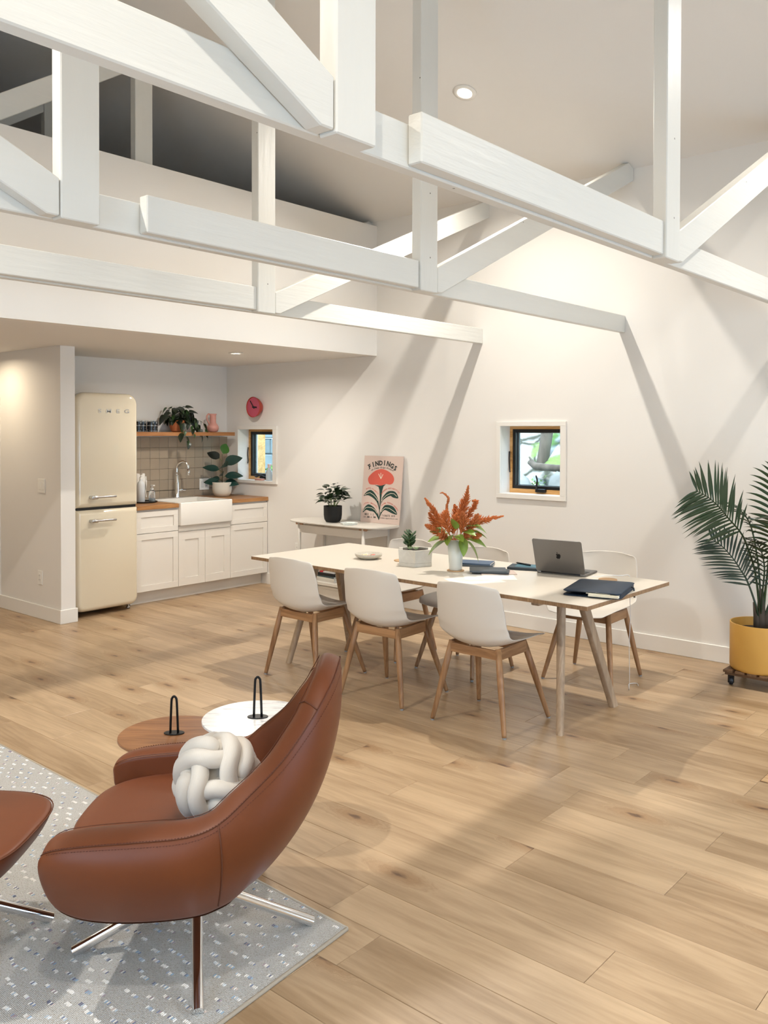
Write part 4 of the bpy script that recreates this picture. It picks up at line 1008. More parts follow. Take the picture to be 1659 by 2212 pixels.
PL = [([W3(-.005, 0, .17), W3(-.03, 0, .28), W3(-.055, -.01, .37), W3(-.045, -.01, .43), W3(-.075, 0, .463), W3(-.095, 0, .462)], .030, False),
      ([W3(.0, .01, .17), W3(.02, .02, .27), W3(.045, .02, .36), W3(.06, .01, .42), W3(.075, 0, .505)], .040, True),
      ([W3(.01, 0, .17), W3(.07, .02, .24), W3(.13, .03, .285), W3(.20, .02, .305), W3(.285, .0, .325)], .036, True),
      ([W3(-.01, -.02, .17), W3(-.07, -.03, .26), W3(-.12, -.02, .33), W3(-.155, -.02, .39), W3(-.185, 0, .43)], .028, True),
      ([W3(.02, .03, .17), W3(.06, .05, .27), W3(.10, .05, .35), W3(.125, .03, .405), W3(.105, .03, .415)], .026, True),
      ([W3(-.02, -.03, .17), W3(-.05, -.07, .25), W3(-.07, -.08, .32), W3(-.06, -.08, .37)], .040, True),
      ([W3(.0, -.03, .17), W3(.03, -.08, .25), W3(.04, -.09, .31), W3(.03, -.10, .36)], .038, True),
      ([W3(-.02, .03, .17), W3(-.09, .03, .24), W3(-.13, .04, .29), W3(-.16, .03, .34)], .036, True),
      ([W3(.02, -.02, .17), W3(.08, -.05, .25), W3(.11, -.05, .30), W3(.13, -.05, .34)], .038, True),
      ([W3(0, .03, .17), W3(.0, .07, .26), W3(.01, .08, .33), W3(.0, .09, .385)], .040, True),
      ([W3(-.02, 0, .17), W3(-.10, -.04, .22), W3(-.15, -.05, .26), W3(-.185, -.05, .275)], .028, True),
      ([W3(.02, 0, .17), W3(.10, -.02, .19), W3(.13, -.02, .21), W3(.15, -.03, .215)], .024, True),
      ([W3(-.01, -.02, .17), W3(-.02, -.05, .24), W3(-.01, -.07, .30), W3(.0, -.07, .345)], .040, True),
      ([W3(-.01, -.02, .17), W3(-.06, -.06, .20), W3(-.08, -.08, .215), W3(-.09, -.09, .26)], .034, True),
      ([W3(.01, 0, .17), W3(.05, -.04, .20), W3(.07, -.05, .24), W3(.08, -.04, .28)], .034, True)]
for i, (pts, f_, sd) in enumerate(PL): obj('plume', plume(pts, f_, 100+i, sd), M_ama, t, smooth=True)
LF = [((-.05, -.02, .20), (-1, -.2, .05), .105), ((-.06, 0, .175), (-1, 0, -.45), .115), ((.03, -.05, .19), (.25, -.7, -.9), .09), ((-.03, -.05, .215), (-.4, -.8, -.25), .085), ((0, -.06, .215), (.3, -.9, -.05), .075),
      ((.05, -.03, .20), (1, -.2, -.15), .12), ((.06, -.03, .18), (.8, -.3, -.75), .125), ((.08, 0, .235), (1, -.2, -.1), .10), ((.05, -.05, .265), (.8, -.5, .35), .09), ((.04, -.07, .24), (.6, -.8, .1), .085), ((-.06, -.03, .235), (-1, -.3, .25), .085),
      ((-.01, -.09, .255), (-.1, -.5, .95), .08), ((.02, -.07, .21), (.6, -.8, -.5), .08), ((-.04, 0, .215), (-1, .3, -.1), .09), ((.11, .02, .26), (1, .2, -.25), .085)]
for p, d, s_ in LF:
    o = obj('leaf', leaf_mesh('leaf', s_*1.15, s_*.74, M_fl, curl=.3, fold=.22), None, t); aim(o, W3(*p), W3(*d), random.uniform(-.5, .5)); o.matrix_basis = o.matrix_world.copy()
# notebooks
def book(name, label, cat, c, l_, w_, th, loc, rz, m_cover, pages=True, group=None, extra=None):
    t = thing(name, label, cat, loc, R(rz), group)
    obj('cover', MB().box((-w_/2, -l_/2, 0), (w_/2, l_/2, .0012)).box((-w_/2, -l_/2, th-.0012), (w_/2, l_/2, th)).box((-w_/2, -l_/2, .0012), (-w_/2+.0012, l_/2, th-.0012)), m_cover, t)
    obj('pages', rbox(-w_/2+.0012, -l_/2+.002, .0012, w_/2-.003, l_/2-.002, th-.0012), M_paper, t)
    return t
M_nb = mat('blue_cloth', '4c6078', .6, bump=.1); M_nd = mat('slate_cover', '4b5359', .5, var=.15, vscale=20); M_nk = mat('dark_notebook', '1d262b', .45); M_teal = mat('teal_cover', '33606c', .5)
G = 'notebooks on the dining table'
book('notebook', 'grey notebook under the blue one beside the vase', 'notebook', 0, .215, .15, .010, (4.505, 3.105, TZ), 28, M_nd, group=G)
book('notebook', 'blue notebook on top of the pile beside the vase', 'notebook', 0, .21, .145, .010, (4.510, 3.115, TZ+.0101), 22, M_nb, group=G)
book('notebook', 'thin pale notebook at the bottom of the near pile', 'notebook', 0, .21, .14, .006, (4.335, 2.84, TZ), 42, mat('pale_cover', 'c7b3a6', .6), group=G)
book('notebook', 'dark notebook in the middle of the near pile', 'notebook', 0, .215, .15, .008, (4.315, 2.872, TZ+.0061), 30, M_nk, group=G)
book('notebook', 'slate grey notebook on top of the pile nearest the camera', 'notebook', 0, .215, .15, .009, (4.300, 2.885, TZ+.0142), 36, M_nd, group=G)
book('notebook', 'black and teal notebook behind the laptop lid', 'notebook', 0, .20, .16, .016, (4.590, 2.800, TZ), 20, M_nk, group=G)
o = obj('cover_card', rbox(-.055, -.075, 0, .055, .075, .0012), M_teal); o.name = 'card'
o.location = (4.600, 2.790, TZ+.0161); o.rotation_euler = (0, 0, R(22)); tag(o, 'teal card lying on the black notebook behind the laptop', 'card')
t = thing('pen', 'black pen lying on the teal card behind the laptop', 'pen', (4.62, 2.84, TZ+.0174), R(75))
obj('barrel', MB().tube([(-.065, 0, .005), (.05, 0, .005), (.062, 0, .005)], [.005, .005, .0015], 10), M_blk, t, smooth=True); obj('clip', rbox(-.06, -.001, .0095, -.025, .001, .011), M_steel, t)
# paper sheets
for i, (u, v, rz, lb) in enumerate(((4.035, 2.795, 58, 'white printed sheet of paper near the edge of the dining table'), (4.19, 2.80, 40, 'pale sheet of paper tucked beneath the near pile of notebooks'))):
    t = thing('paper_sheet', lb, 'paper', (u, v, TZ+.0002*(i+1)), R(rz), 'loose sheets on the dining table')
    z_ = .0002
    obj('sheet', MB().add([(-.105, -.148, 0), (.105, -.148, 0), (.105, .148, 0), (-.105, .148, 0), (-.105, -.148, z_), (.105, -.148, z_), (.105, .148, z_), (-.105, .148, z_)], [(3, 2, 1, 0), (4, 5, 6, 7), (0, 1, 5, 4), (1, 2, 6, 5), (2, 3, 7, 6), (3, 0, 4, 7)]), M_paper, t)
    if i == 0:
        mb = MB()
        for k in range(9): mb.box((.075-.012*k-.0012, -.10, z_), (.075-.012*k+.0012, .10-.05*(k % 3 == 2), z_+.00015))
        q = obj('printed_lines', mb, mat('grey_ink', '8c8886', .8), t); q['kind'] = 'stuff'
# laptop
M_alu = mat('space_grey', (.18, .172, .165, 1), .38, metal=.85)
t = thing('laptop', 'open grey laptop with its lid towards the camera', 'laptop', (4.523, 2.525, TZ), math.atan2(.292, -.039)+PI+PI)
# local: x along hinge (towards +v after rotation), y towards the camera
lw, ld = .302, .212
ang_h = math.atan2(2.671-2.379, 4.504-4.543)
t.rotation_euler = (0, 0, ang_h)       # +x runs from the right end to the left end of the hinge; +y points to the camera side
obj('base', MB().prism(rrect(lw/2, ld/2, .012), .010, Matrix.Translation((0, -ld/2, .0015))), M_alu, t, bevel=.002, seg=2)
kb = obj('keyboard', rbox(-.135, -.155+.03, .0115, .135, -.02, .0125), mat('key_black', '141416', .5), t)
lid = obj('lid', MB().prism(rrect(lw/2, ld/2, .012), .0055, Matrix.Translation((0, ld/2, 0))), M_alu, t, bevel=.0018, seg=2)
LM = Matrix.Translation((0, .001, .012)) @ Matrix.Rotation(R(70), 4, 'X')
lid.matrix_basis = LM
scn = obj('screen', rbox(-lw/2+.006, .008, .0056, lw/2-.006, ld-.006, .0060), mat('screen_black', '08090a', .1), lid)
hg = obj('hinge', MB().tube([(-.12, 0, .010), (.12, 0, .010)], .0045, 10), M_blk, t, smooth=True)
# fruit emblem on the lid (bitten apple with a leaf)
ap = [(0, .80), (-.12, .86), (-.34, .90), (-.58, .80), (-.72, .55), (-.74, .25), (-.66, -.12), (-.48, -.48), (-.28, -.68), (-.12, -.68), (0, -.62), (.12, -.62), (.24, -.68), (.40, -.62), (.58, -.36), (.66, -.14), (.50, .0), (.43, .22), (.46, .46), (.60, .62), (.46, .82), (.28, .90), (.12, .86)]
lfp = [(.02, .96), (.04, 1.16), (.16, 1.34), (.32, 1.42), (.30, 1.20), (.18, 1.03)]
em = .020
mb = MB(); 
for pl in (outline(ap, n=3), outline(lfp, n=3)):
    mb.add([(x*em, ld*.5+y*em, -.0003) for x, y in pl], [tuple(reversed(range(len(pl))))])
obj('emblem', mb, mat('emblem_dark', '1b1b1c', .15, metal=.8), lid)
# laptop sleeve, books inside, pull tab
M_slv = mat('navy_neoprene', '15293d', .6, bump=.2, bscale=200)
t = thing('laptop_sleeve', 'navy laptop sleeve with an open zip near the table corner', 'laptop sleeve', (4.190, 2.108, TZ), R(14))
def pad_rows(a, b_, r_, z0, z1, wave=.0):
    rows = []; ol = rrect(a, b_, r_, 6)
    for k, z in ((.965, z0), (1.0, z0+(z1-z0)*.3), (1.0, z0+(z1-z0)*.7), (.965, z1), (.6, z1+.003), (.25, z1+.004)):
        rows.append([Vector((x*k, y*k, z+wave*(.5+.5*math.sin(x*16))*(1 if y < 0 else .2)*(1 if z > z0 else 0))) for x, y in ol])
    mb = MB().grid(rows, close_u=True); n = len(ol); mb.f += [tuple(reversed(range(n))), tuple(range(5*n, 6*n))]; return mb
obj('lower_panel', pad_rows(.192, .148, .028, 0, .006), M_slv, t, smooth=True)
up_ = obj('upper_panel', pad_rows(.192, .148, .028, .0, .008, .004), M_slv, t, smooth=True)
up_.location = (0, .0, .021)
mb = MB()
gus = [Vector((x, y, 0)) for x, y in rrect(.189, .145, .028, 6)]
k_ = next(i for i, p in enumerate(gus) if p.x < -.15)
gus = [p for p in gus[[i for i, p in enumerate(gus) if p.x < -.16 and p.y < -.118][0]:]+gus[:k_]]
rows = [[p+Vector((0, 0, .004)) for p in gus], [p+Vector((0, 0, .024)) for p in gus]]
# gusset along the closed sides
gs = obj('gusset', MB().grid(rows), M_slv, t); gs.modifiers.new('t', 'SOLIDIFY').thickness = .003
zp = obj('zip_track', MB().tube([(-.191, -.12, .024), (-.1935, -.04, .027), (-.1935, .05, .026), (-.191, .12, .024)], .0016, 6), mat('zip_black', '0d1016', .4), t)
tb = obj('zip_pull', MB().tube([(.09, -.147, .022), (.095, -.158, .014), (.098, -.160, -.010), (.099, -.161, -.035)], [.003, .004, .005, .005], 8, flat=.4), mat('zip_black', '0d1016', .4), t, smooth=True)
book('notebook', 'cream notebook with a band sticking out of the navy sleeve', 'notebook', 0, .150, .100, .0105, (4.048, 2.005, TZ+.0095), 14, mat('cream_cover', 'ddd6bf', .6), group=G)
book('notebook', 'thin cream notepad above the banded notebook inside the sleeve', 'notebook', 0, .12, .085, .0035, (4.052, 2.040, TZ+.0202), 18, mat('cream_cover', 'ddd6bf', .6), group=G)
# charging cable
cb = MB().tube(cat_rom([(4.570, 2.352, TZ+.004), (4.60, 2.32, TZ+.004), (4.66, 2.30, TZ+.005), (4.72, 2.24, TZ+.003), (4.765, 2.215, TZ+.002), (4.778, 2.205, .70), (4.80, 2.22, .60), (4.86, 2.245, .48), (4.88, 2.26, .30), (4.93, 2.28, .12), (4.97, 2.30, .012), (5.03, 2.33, .003), (5.10, 2.36, .003), (5.14, 2.33, .003), (5.10, 2.30, .003)], 6), .0022, 6)
cbo = obj('charging_cable', cb, mat('cable_white', 'e8e8e8', .4), smooth=True); tag(cbo, 'white charging cable running from the laptop over the table edge to the floor', 'cable')

# ------------------------------------------------------------------ palm
M_yel = mat('yellow_pot', 'd6a450', .5, var=.02); M_palm = leafmat('palm_leaf', '29401f', .35, .3); M_palm2 = leafmat('palm_leaf_dark', '1c3320', .35, .3)
M_trunk = mat('palm_trunk', '4d4237', .75, bump=.5, bscale=50, stretch=(1, 1, .15), var=.4, vscale=20)
PX, PY = 5.640, 1.739
M_slat = wood('dolly_wood', '8a6848', '4d3522', .5, 1, 1.5, .8)
t = thing('plant_dolly', 'dark wooden slatted plant dolly on castors under the yellow pot', 'plant dolly', (PX, PY, 0))
for k in range(5):
    y = -.145+.0725*k; obj('slat', rbox(-.17, y-.029, .084, .17, y+.029, .099), wood('dolly_slat', '8a6848', '4d3522', .5, 0, 1.5, .8), t, bevel=.002)
for s_ in (-1, 1): obj('bearer', rbox(s_*.12-.02, -.172, .062, s_*.12+.02, .172, .084), M_slat, t, bevel=.002)
for sx in (-1, 1):
    for sy in (-1, 1):
        q = obj('castor', MB().lathe([(.024, 0), (.026, .003), (.026, .019), (.024, .022)], 24, c=(0, 0, -.011)), mat('castor_black', '1b2028', .4), t, loc=(sx*.12, sy*.14, .026), rot=(R(90), 0, R(20)), smooth='auto')
        obj('fork', rbox(-.012, -.016, .012, .012, .016, .062), M_blk, t, loc=(sx*.12, sy*.14, 0))
t = thing('potted_palm', 'tall palm in a yellow pot in the corner by the window wall', 'plant', (PX, PY, .099))
obj('pot', MB().lathe([(.170, 0), (.178, .006), (.182, .02), (.182, .290), (.176, .290), (.174, .19)], 56), M_yel, t, smooth='auto')
obj('soil', MB().lathe([(.174, .235), (0, .24)], 28, cap1=False), M_soil, t)
obj('trunk', MB().tube([(0, 0, .22), (0, 0, .32), (.0, .0, .42), (.0, .0, .50)], [.036, .028, .022, .013], 12).tube([(-.02, .015, .22), (-.025, .02, .33), (-.04, .03, .42)], [.024, .018, .008], 10).tube([(.01, -.02, .22), (.015, -.03, .33), (.03, -.05, .42)], [.024, .018, .008], 10), M_trunk, t, smooth=True)
def frond(pts, ll, n, seed, m_, start=.35, droop=.5, wdt=.0125, plane=None):
    """pinnate frond: rachis with paired long narrow leaflets"""
    random.seed(seed); P_ = cat_rom([Vector(p)-Vector((PX, PY, .099)) for p in pts], 8); L_ = len(P_); mb = MB()
    mb.tube(P_, [.0065*(1-.8*i/L_)+.0008 for i in range(L_)], 6)
    side0 = Vector(plane) if plane else None
    for k in range(n):
        q = start+(1-start)*(k+.3)/n; f = q*(L_-1); i = min(L_-2, int(f)); p = P_[i].lerp(P_[i+1], f-i); tg = (P_[i+1]-P_[i]).normalized()
        sd = side0-tg*side0.dot(tg) if side0 else tg.cross(Vector((0, 0, 1)))
        sd.normalize(); nr = sd.cross(tg).normalized()
        if nr.z < 0: nr = -nr
        for s_ in (-1, 1):
            u_ = (k+.5)/n; le = ll*(math.sin(PI*min(1, .18+u_*.72))**.7)*random.uniform(.88, 1.08)
            d = (sd*s_*.95+tg*(.55+.55*u_)+nr*random.uniform(-.05, .18)).normalized(); wv = d.cross(nr).normalized()
            rows = []; m2 = 6; dr = droop*random.uniform(.7, 1.3)
            for j in range(m2+1):
                x = j/m2; c = p+d*le*x+Vector((0, 0, -dr*le*x*x*.55)); w_ = wdt*(.35+1.3*x if x < .35 else .8*(1-((x-.35)/.65)**1.6)+.005)
                rows.append([c+wv*w_+nr*w_*.3, c, c-wv*w_+nr*w_*.3])
            mb.grid(rows)
    return obj('frond', mb, m_, t, smooth=True)
PV = (.652, -.758, 0)          # across the picture
frond([(5.63, 1.738, .39), (5.592, 1.76, .697), (5.505, 1.789, .89), (5.429, 1.803, .973), (5.331, 1.842, 1.062), (5.253, 1.857, 1.12), (5.159, 1.892, 1.188), (5.058, 1.934, 1.237)], .325, 20, 1, M_palm, .42, .25, .0135, (.3, -.3, 1))
frond([(5.625, 1.745, .39), (5.588, 1.76, .518), (5.60, 1.813, .648), (5.61, 1.855, .709), (5.61, 1.906, .781), (5.60, 1.968, .849), (5.58, 2.038, .899)], .22, 17, 2, M_palm2, .28, .25, .0095, (.3, -.3, 1))
frond([(5.64, 1.73, .39), (5.64, 1.70, .75), (5.60, 1.66, 1.05), (5.55, 1.60, 1.28), (5.48, 1.50, 1.42)], .27, 18, 3, M_palm, .40, .4, .012)
frond([(5.65, 1.735, .39), (5.62, 1.70, .68), (5.50, 1.62, .92), (5.34, 1.55, 1.06), (5.17, 1.52, 1.10)], .25, 17, 4, M_palm, .35, .5, .012)
frond([(5.64, 1.74, .39), (5.66, 1.76, .70), (5.63, 1.80, .98), (5.57, 1.86, 1.10), (5.50, 1.93, 1.15)], .16, 14, 5, M_palm, .45, .9, .010)
frond([(5.66, 1.72, .39), (5.70, 1.60, .72), (5.72, 1.42, 1.0), (5.70, 1.22, 1.18), (5.66, 1.02, 1.22)], .25, 18, 6, M_palm, .35, .5, .012)
frond([(5.64, 1.73, .39), (5.66, 1.66, .62), (5.66, 1.58, .82), (5.62, 1.48, .98), (5.58, 1.38, 1.06)], .20, 16, 7, M_palm2, .25, .4, .010, (.5, -.3, .8))
frond([(5.63, 1.74, .39), (5.60, 1.72, .58), (5.57, 1.70, .74), (5.50, 1.70, .86), (5.43, 1.72, .93)], .17, 14, 8, M_palm2, .3, .5, .009)

# ------------------------------------------------------------------ rug
m, N, L, b = nm('woven_rug'); b.inputs['Roughness'].default_value = .95
tc = N.new('ShaderNodeTexCoord'); mp = N.new('ShaderNodeMapping'); L.new(tc.outputs['Object'], mp.inputs[0])
no = N.new('ShaderNodeTexNoise'); no.inputs['Scale'].default_value = 260; L.new(mp.outputs[0], no.inputs[0])
nl = N.new('ShaderNodeTexNoise'); nl.inputs['Scale'].default_value = 240; nl.inputs['Detail'].default_value = 5; L.new(mp.outputs[0], nl.inputs[0])
wvx = N.new('ShaderNodeTexWave'); wvx.bands_direction = 'X'; wvx.inputs['Scale'].default_value = 75; wvx.inputs['Distortion'].default_value = 1.2; L.new(mp.outputs[0], wvx.inputs[0])
wvy = N.new('ShaderNodeTexWave'); wvy.bands_direction = 'Y'; wvy.inputs['Scale'].default_value = 55; wvy.inputs['Distortion'].default_value = 1.2; L.new(mp.outputs[0], wvy.inputs[0])
cr = N.new('ShaderNodeValToRGB'); cr.color_ramp.elements[0].position = .33; cr.color_ramp.elements[0].color = lin('a59c8e'); cr.color_ramp.elements[1].position = .62; cr.color_ramp.elements[1].color = lin('cfcdc9')
e = cr.color_ramp.elements.new(.42); e.color = lin('c1bfba'); L.new(nl.outputs[0], cr.inputs[0]); L.new(cr.outputs[0], b.inputs['Base Color'])
ad = N.new('ShaderNodeMath'); L.new(wvx.outputs['Fac'], ad.inputs[0]); L.new(wvy.outputs['Fac'], ad.inputs[1])
ad2 = N.new('ShaderNodeMath'); L.new(ad.outputs[0], ad2.inputs[0]); L.new(no.outputs[0], ad2.inputs[1])
bp = N.new('ShaderNodeBump'); bp.inputs['Strength'].default_value = .6; bp.inputs['Distance'].default_value = .003; L.new(ad2.outputs[0], bp.inputs['Height']); L.new(bp.outputs[0], b.inputs['Normal'])
M_rug = m
RT = .009
t = thing('area_rug', 'pale grey woven rug flecked with white and blue tufts under the leather armchair', 'rug', (1.988, 1.861, 0), R(0))
# local frame: x along -u edge (near edge), y along +v edge
ex = Vector((1.454-1.988, 1.816-1.861, 0)).normalized(); ey = Vector((2.011-1.988, 3.376-1.861, 0)).normalized()
def rp(x, y, z=0): return ex*x+ey*y+Vector((0, 0, z))
RX, RY = 2.3, 3.2
mb = MB(); mb.add([rp(*p, 0.0008) for p in ((0, 0), (RX, 0), (RX, RY), (0, RY))]+[rp(*p, RT) for p in ((0, 0), (RX, 0), (RX, RY), (0, RY))], [(3, 2, 1, 0), (4, 5, 6, 7), (0, 1, 5, 4), (1, 2, 6, 5), (2, 3, 7, 6), (3, 0, 4, 7)])
obj('weave', mb, M_rug, t, clean=True, bevel=.003)
obj('binding', MB().tube([rp(.0, .0, .0055), rp(0, RY, .0055)], .0062, 8).tube([rp(0, 0, .0055), rp(RX, 0, .0055)], .0062, 8), mat('rug_binding', 'b4aa9a', .95, bump=.6, bscale=120), t, smooth=True)
# raised tufts: rows of short coloured floats
TC = ['f0ece6', 'e4e2e2', '9aa6bb', '77829c', 'b7c4cf', '9b8a90', 'dfe6ea', 'c9b7ae', '6c6f86', 'f3efe9', '8fa9bf']
random.seed(77)
bins = {c: MB() for c in TC}
y = .02; row = 0
while y < RY-.02:
    x = .01+(.033 if row % 2 else 0)+random.uniform(-.006, .006)
    while x < RX-.03:
        if random.random() < .9:
            nn = random.choice((3, 4, 4, 5, 5)); pw = .0060
            for k in range(nn):
                c = random.choice(TC) if random.random() < .62 else 'f0ece6'
                yy = y+k*pw; l_ = .0135*random.uniform(.75, 1.1); xx = x+random.uniform(-.0012, .0012)+.0006*k
                P4 = [rp(xx, yy, RT-.001), rp(xx+l_, yy, RT-.001), rp(xx+l_, yy+pw*.9, RT-.001), rp(xx, yy+pw*.9, RT-.001)]
                Q2 = [rp(xx+l_*.15, yy+pw*.45, RT+.0022), rp(xx+l_*.85, yy+pw*.45, RT+.0022)]
                bins[c].add(P4+Q2, [(0, 1, 5, 4), (2, 3, 4, 5), (1, 2, 5), (3, 0, 4)])
        x += .062+random.uniform(-.008, .008)
    y += .040; row += 1
for c, mb in bins.items():
    q = obj('tufts', mb, mat('tuft_'+c, c, .9), t); q['kind'] = 'stuff'

# ------------------------------------------------------------------ nesting side tables with loop handles
def loop_table(name, label, loc, r_, h, m_top, rz, hz, k):
    t = thing(name, label, 'side table', (loc[0], loc[1], 0), R(rz))
    obj('top', MB().lathe([(r_-.008, h-.016), (r_, h-.010), (r_, h-.002), (r_-.002, h)], 72), m_top, t, smooth='auto')
    obj('column', MB().tube([(.066*k, .076*k, .008), (.066*k, .076*k, h-.016)], .011, 16), M_black, t, smooth=True)
    obj('foot_plate', MB().lathe([(.105, 0), (.105, .005), (.102, .008)], 56, c=(.066*k, .076*k, 0)), M_black, t, smooth='auto')
    obj('escutcheon', MB().prism([(x*.040, y*.026) for x, y in superell(1, 1, 2.0, 36)], .004, Matrix.Translation((0, 0, h))), M_black, t, bevel=.001)
    pts = [(-.015, 0, h+.003), (-.0125, 0, h+hz*.5), (-.010, 0, h+hz-.018), (-.007, 0, h+hz-.006), (0, 0, h+hz), (.007, 0, h+hz-.006), (.010, 0, h+hz-.018), (.0125, 0, h+hz*.5), (.015, 0, h+.003)]
    obj('loop_handle', MB().tube(cat_rom(pts, 4), .0047, 10), M_black, t, smooth=True)
    return t
m, N, L, b = nm('white_marble'); b.inputs['Roughness'].default_value = .22
tc = N.new('ShaderNodeTexCoord'); mp = N.new('ShaderNodeMapping'); mp.inputs['Rotation'].default_value = (0, 0, R(20)); mp.inputs['Scale'].default_value = (2.2, 13, 1); L.new(tc.outputs['Object'], mp.inputs[0])
n1 = N.new('ShaderNodeTexNoise'); n1.inputs['Scale'].default_value = 3.2; n1.inputs['Detail'].default_value = 8; n1.inputs['Roughness'].default_value = .62; n1.inputs['Distortion'].default_value = .5; L.new(mp.outputs[0], n1.inputs[0])
cr = N.new('ShaderNodeValToRGB'); cr.color_ramp.elements[0].position = .34; cr.color_ramp.elements[0].color = lin('b4b4b6'); cr.color_ramp.elements[1].position = .55; cr.color_ramp.elements[1].color = lin('f0eeea')
e = cr.color_ramp.elements.new(.43); e.color = lin('e2e0de'); L.new(n1.outputs[0], cr.inputs[0]); L.new(cr.outputs[0], b.inputs['Base Color'])
M_marble = m
M_waln = wood('walnut_veneer', 'a8754a', '6b4226', .4, 0, 1.2, .75)
loop_table('round_side_table', 'round white marble side table with a black loop handle behind the armchair', (2.201, 2.532), .212, .48, M_marble, -49, .155, .05)
loop_table('round_side_table', 'round walnut side table with a black loop handle, lower than the marble one', (2.020, 2.816), .213, .40, M_waln, -49, .145, 1)

# ------------------------------------------------------------------ leather armchair
def leather(name, col):
    m, N, L, b = nm(name); b.inputs['Roughness'].default_value = .42; b.inputs['Specular IOR Level'].default_value = .32; b.inputs['Sheen Weight'].default_value = .03
    b.inputs['Sheen Roughness'].default_value = .4
    tc = N.new('ShaderNodeTexCoord'); v = N.new('ShaderNodeTexVoronoi'); v.feature = 'DISTANCE_TO_EDGE'; v.inputs['Scale'].default_value = 420; L.new(tc.outputs['Object'], v.inputs[0])
    n = N.new('ShaderNodeTexNoise'); n.inputs['Scale'].default_value = 7; n.inputs['Detail'].default_value = 6; L.new(tc.outputs['Object'], n.inputs[0])
    mr = N.new('ShaderNodeMapRange'); mr.inputs[3].default_value = .86; mr.inputs[4].default_value = 1.14; L.new(n.outputs[0], mr.inputs[0])
    hs = N.new('ShaderNodeHueSaturation'); hs.inputs['Color'].default_value = lin(col); L.new(mr.outputs[0], hs.inputs['Value']); L.new(hs.outputs[0], b.inputs['Base Color'])
    bp = N.new('ShaderNodeBump'); bp.inputs['Strength'].default_value = .10; bp.inputs['Distance'].default_value = .0008; L.new(v.outputs['Distance'], bp.inputs['Height']); L.new(bp.outputs[0], b.inputs['Normal']); return m
M_lea = leather('cognac_leather', '6c391d'); M_seam = mat('leather_seam', '5c3018', .7); M_stitch = mat('stitching', '5a2a17', .7)
CHX, CHY, CHA = 1.639, 2.171, R(130)
arm = thing('lounge_chair', 'cognac leather swivel armchair with a chrome star base in the foreground', 'armchair', (CHX, CHY, RT), CHA)
ST = [  # outer surface: top, middle, bottom (front is +x, the camera side is +y)
 ((.352, .318, .405), (.356, .322, .385), (.350, .315, .345)),
 ((.335, .350, .432), (.345, .352, .380), (.325, .325, .285)),
 ((.290, .368, .452), (.300, .376, .370), (.275, .315, .238)),
 ((.200, .374, .466), (.200, .390, .362), (.180, .300, .212)),
 ((.060, .374, .478), (.060, .392, .360), (.055, .280, .204)),
 ((-.060, .370, .490), (-.070, .382, .370), (-.060, .255, .206)),
 ((-.140, .356, .518), (-.150, .354, .395), (-.110, .225, .210)),
 ((-.215, .325, .580), (-.235, .318, .430), (-.140, .190, .212)),
 ((-.300, .285, .660), (-.303, .262, .455), (-.165, .150, .226)),
 ((-.365, .235, .742), (-.352, .205, .490), (-.182, .110, .222)),
 ((-.402, .190, .795), (-.384, .150, .515), (-.190, .080, .220)),
 ((-.432, .120, .845), (-.400, .085, .530), (-.195, .042, .220)),
 ((-.442, .000, .866), (-.404, .000, .535), (-.197, .000, .220))]
THK = [.075, .095, .108, .112, .112, .108, .095, .082, .074, .068, .064, .062, .062]
DLT = -.015
full = ST+[tuple((x, -y, z) for x, y, z in s) for s in reversed(ST[:-1])]; thk = THK+list(reversed(THK[:-1]))
TT = cat_rom([s[0] for s in full], 3); MM = cat_rom([s[1] for s in full], 3); BB = cat_rom([s[2] for s in full], 3)
KK = [thk[min(len(thk)-1, i//3)]*(1-(i % 3)/3)+thk[min(len(thk)-1, i//3+1)]*(i % 3)/3 for i in range(len(TT))]
rows = []; seam_o = []; seam_i = []; nS = len(TT)
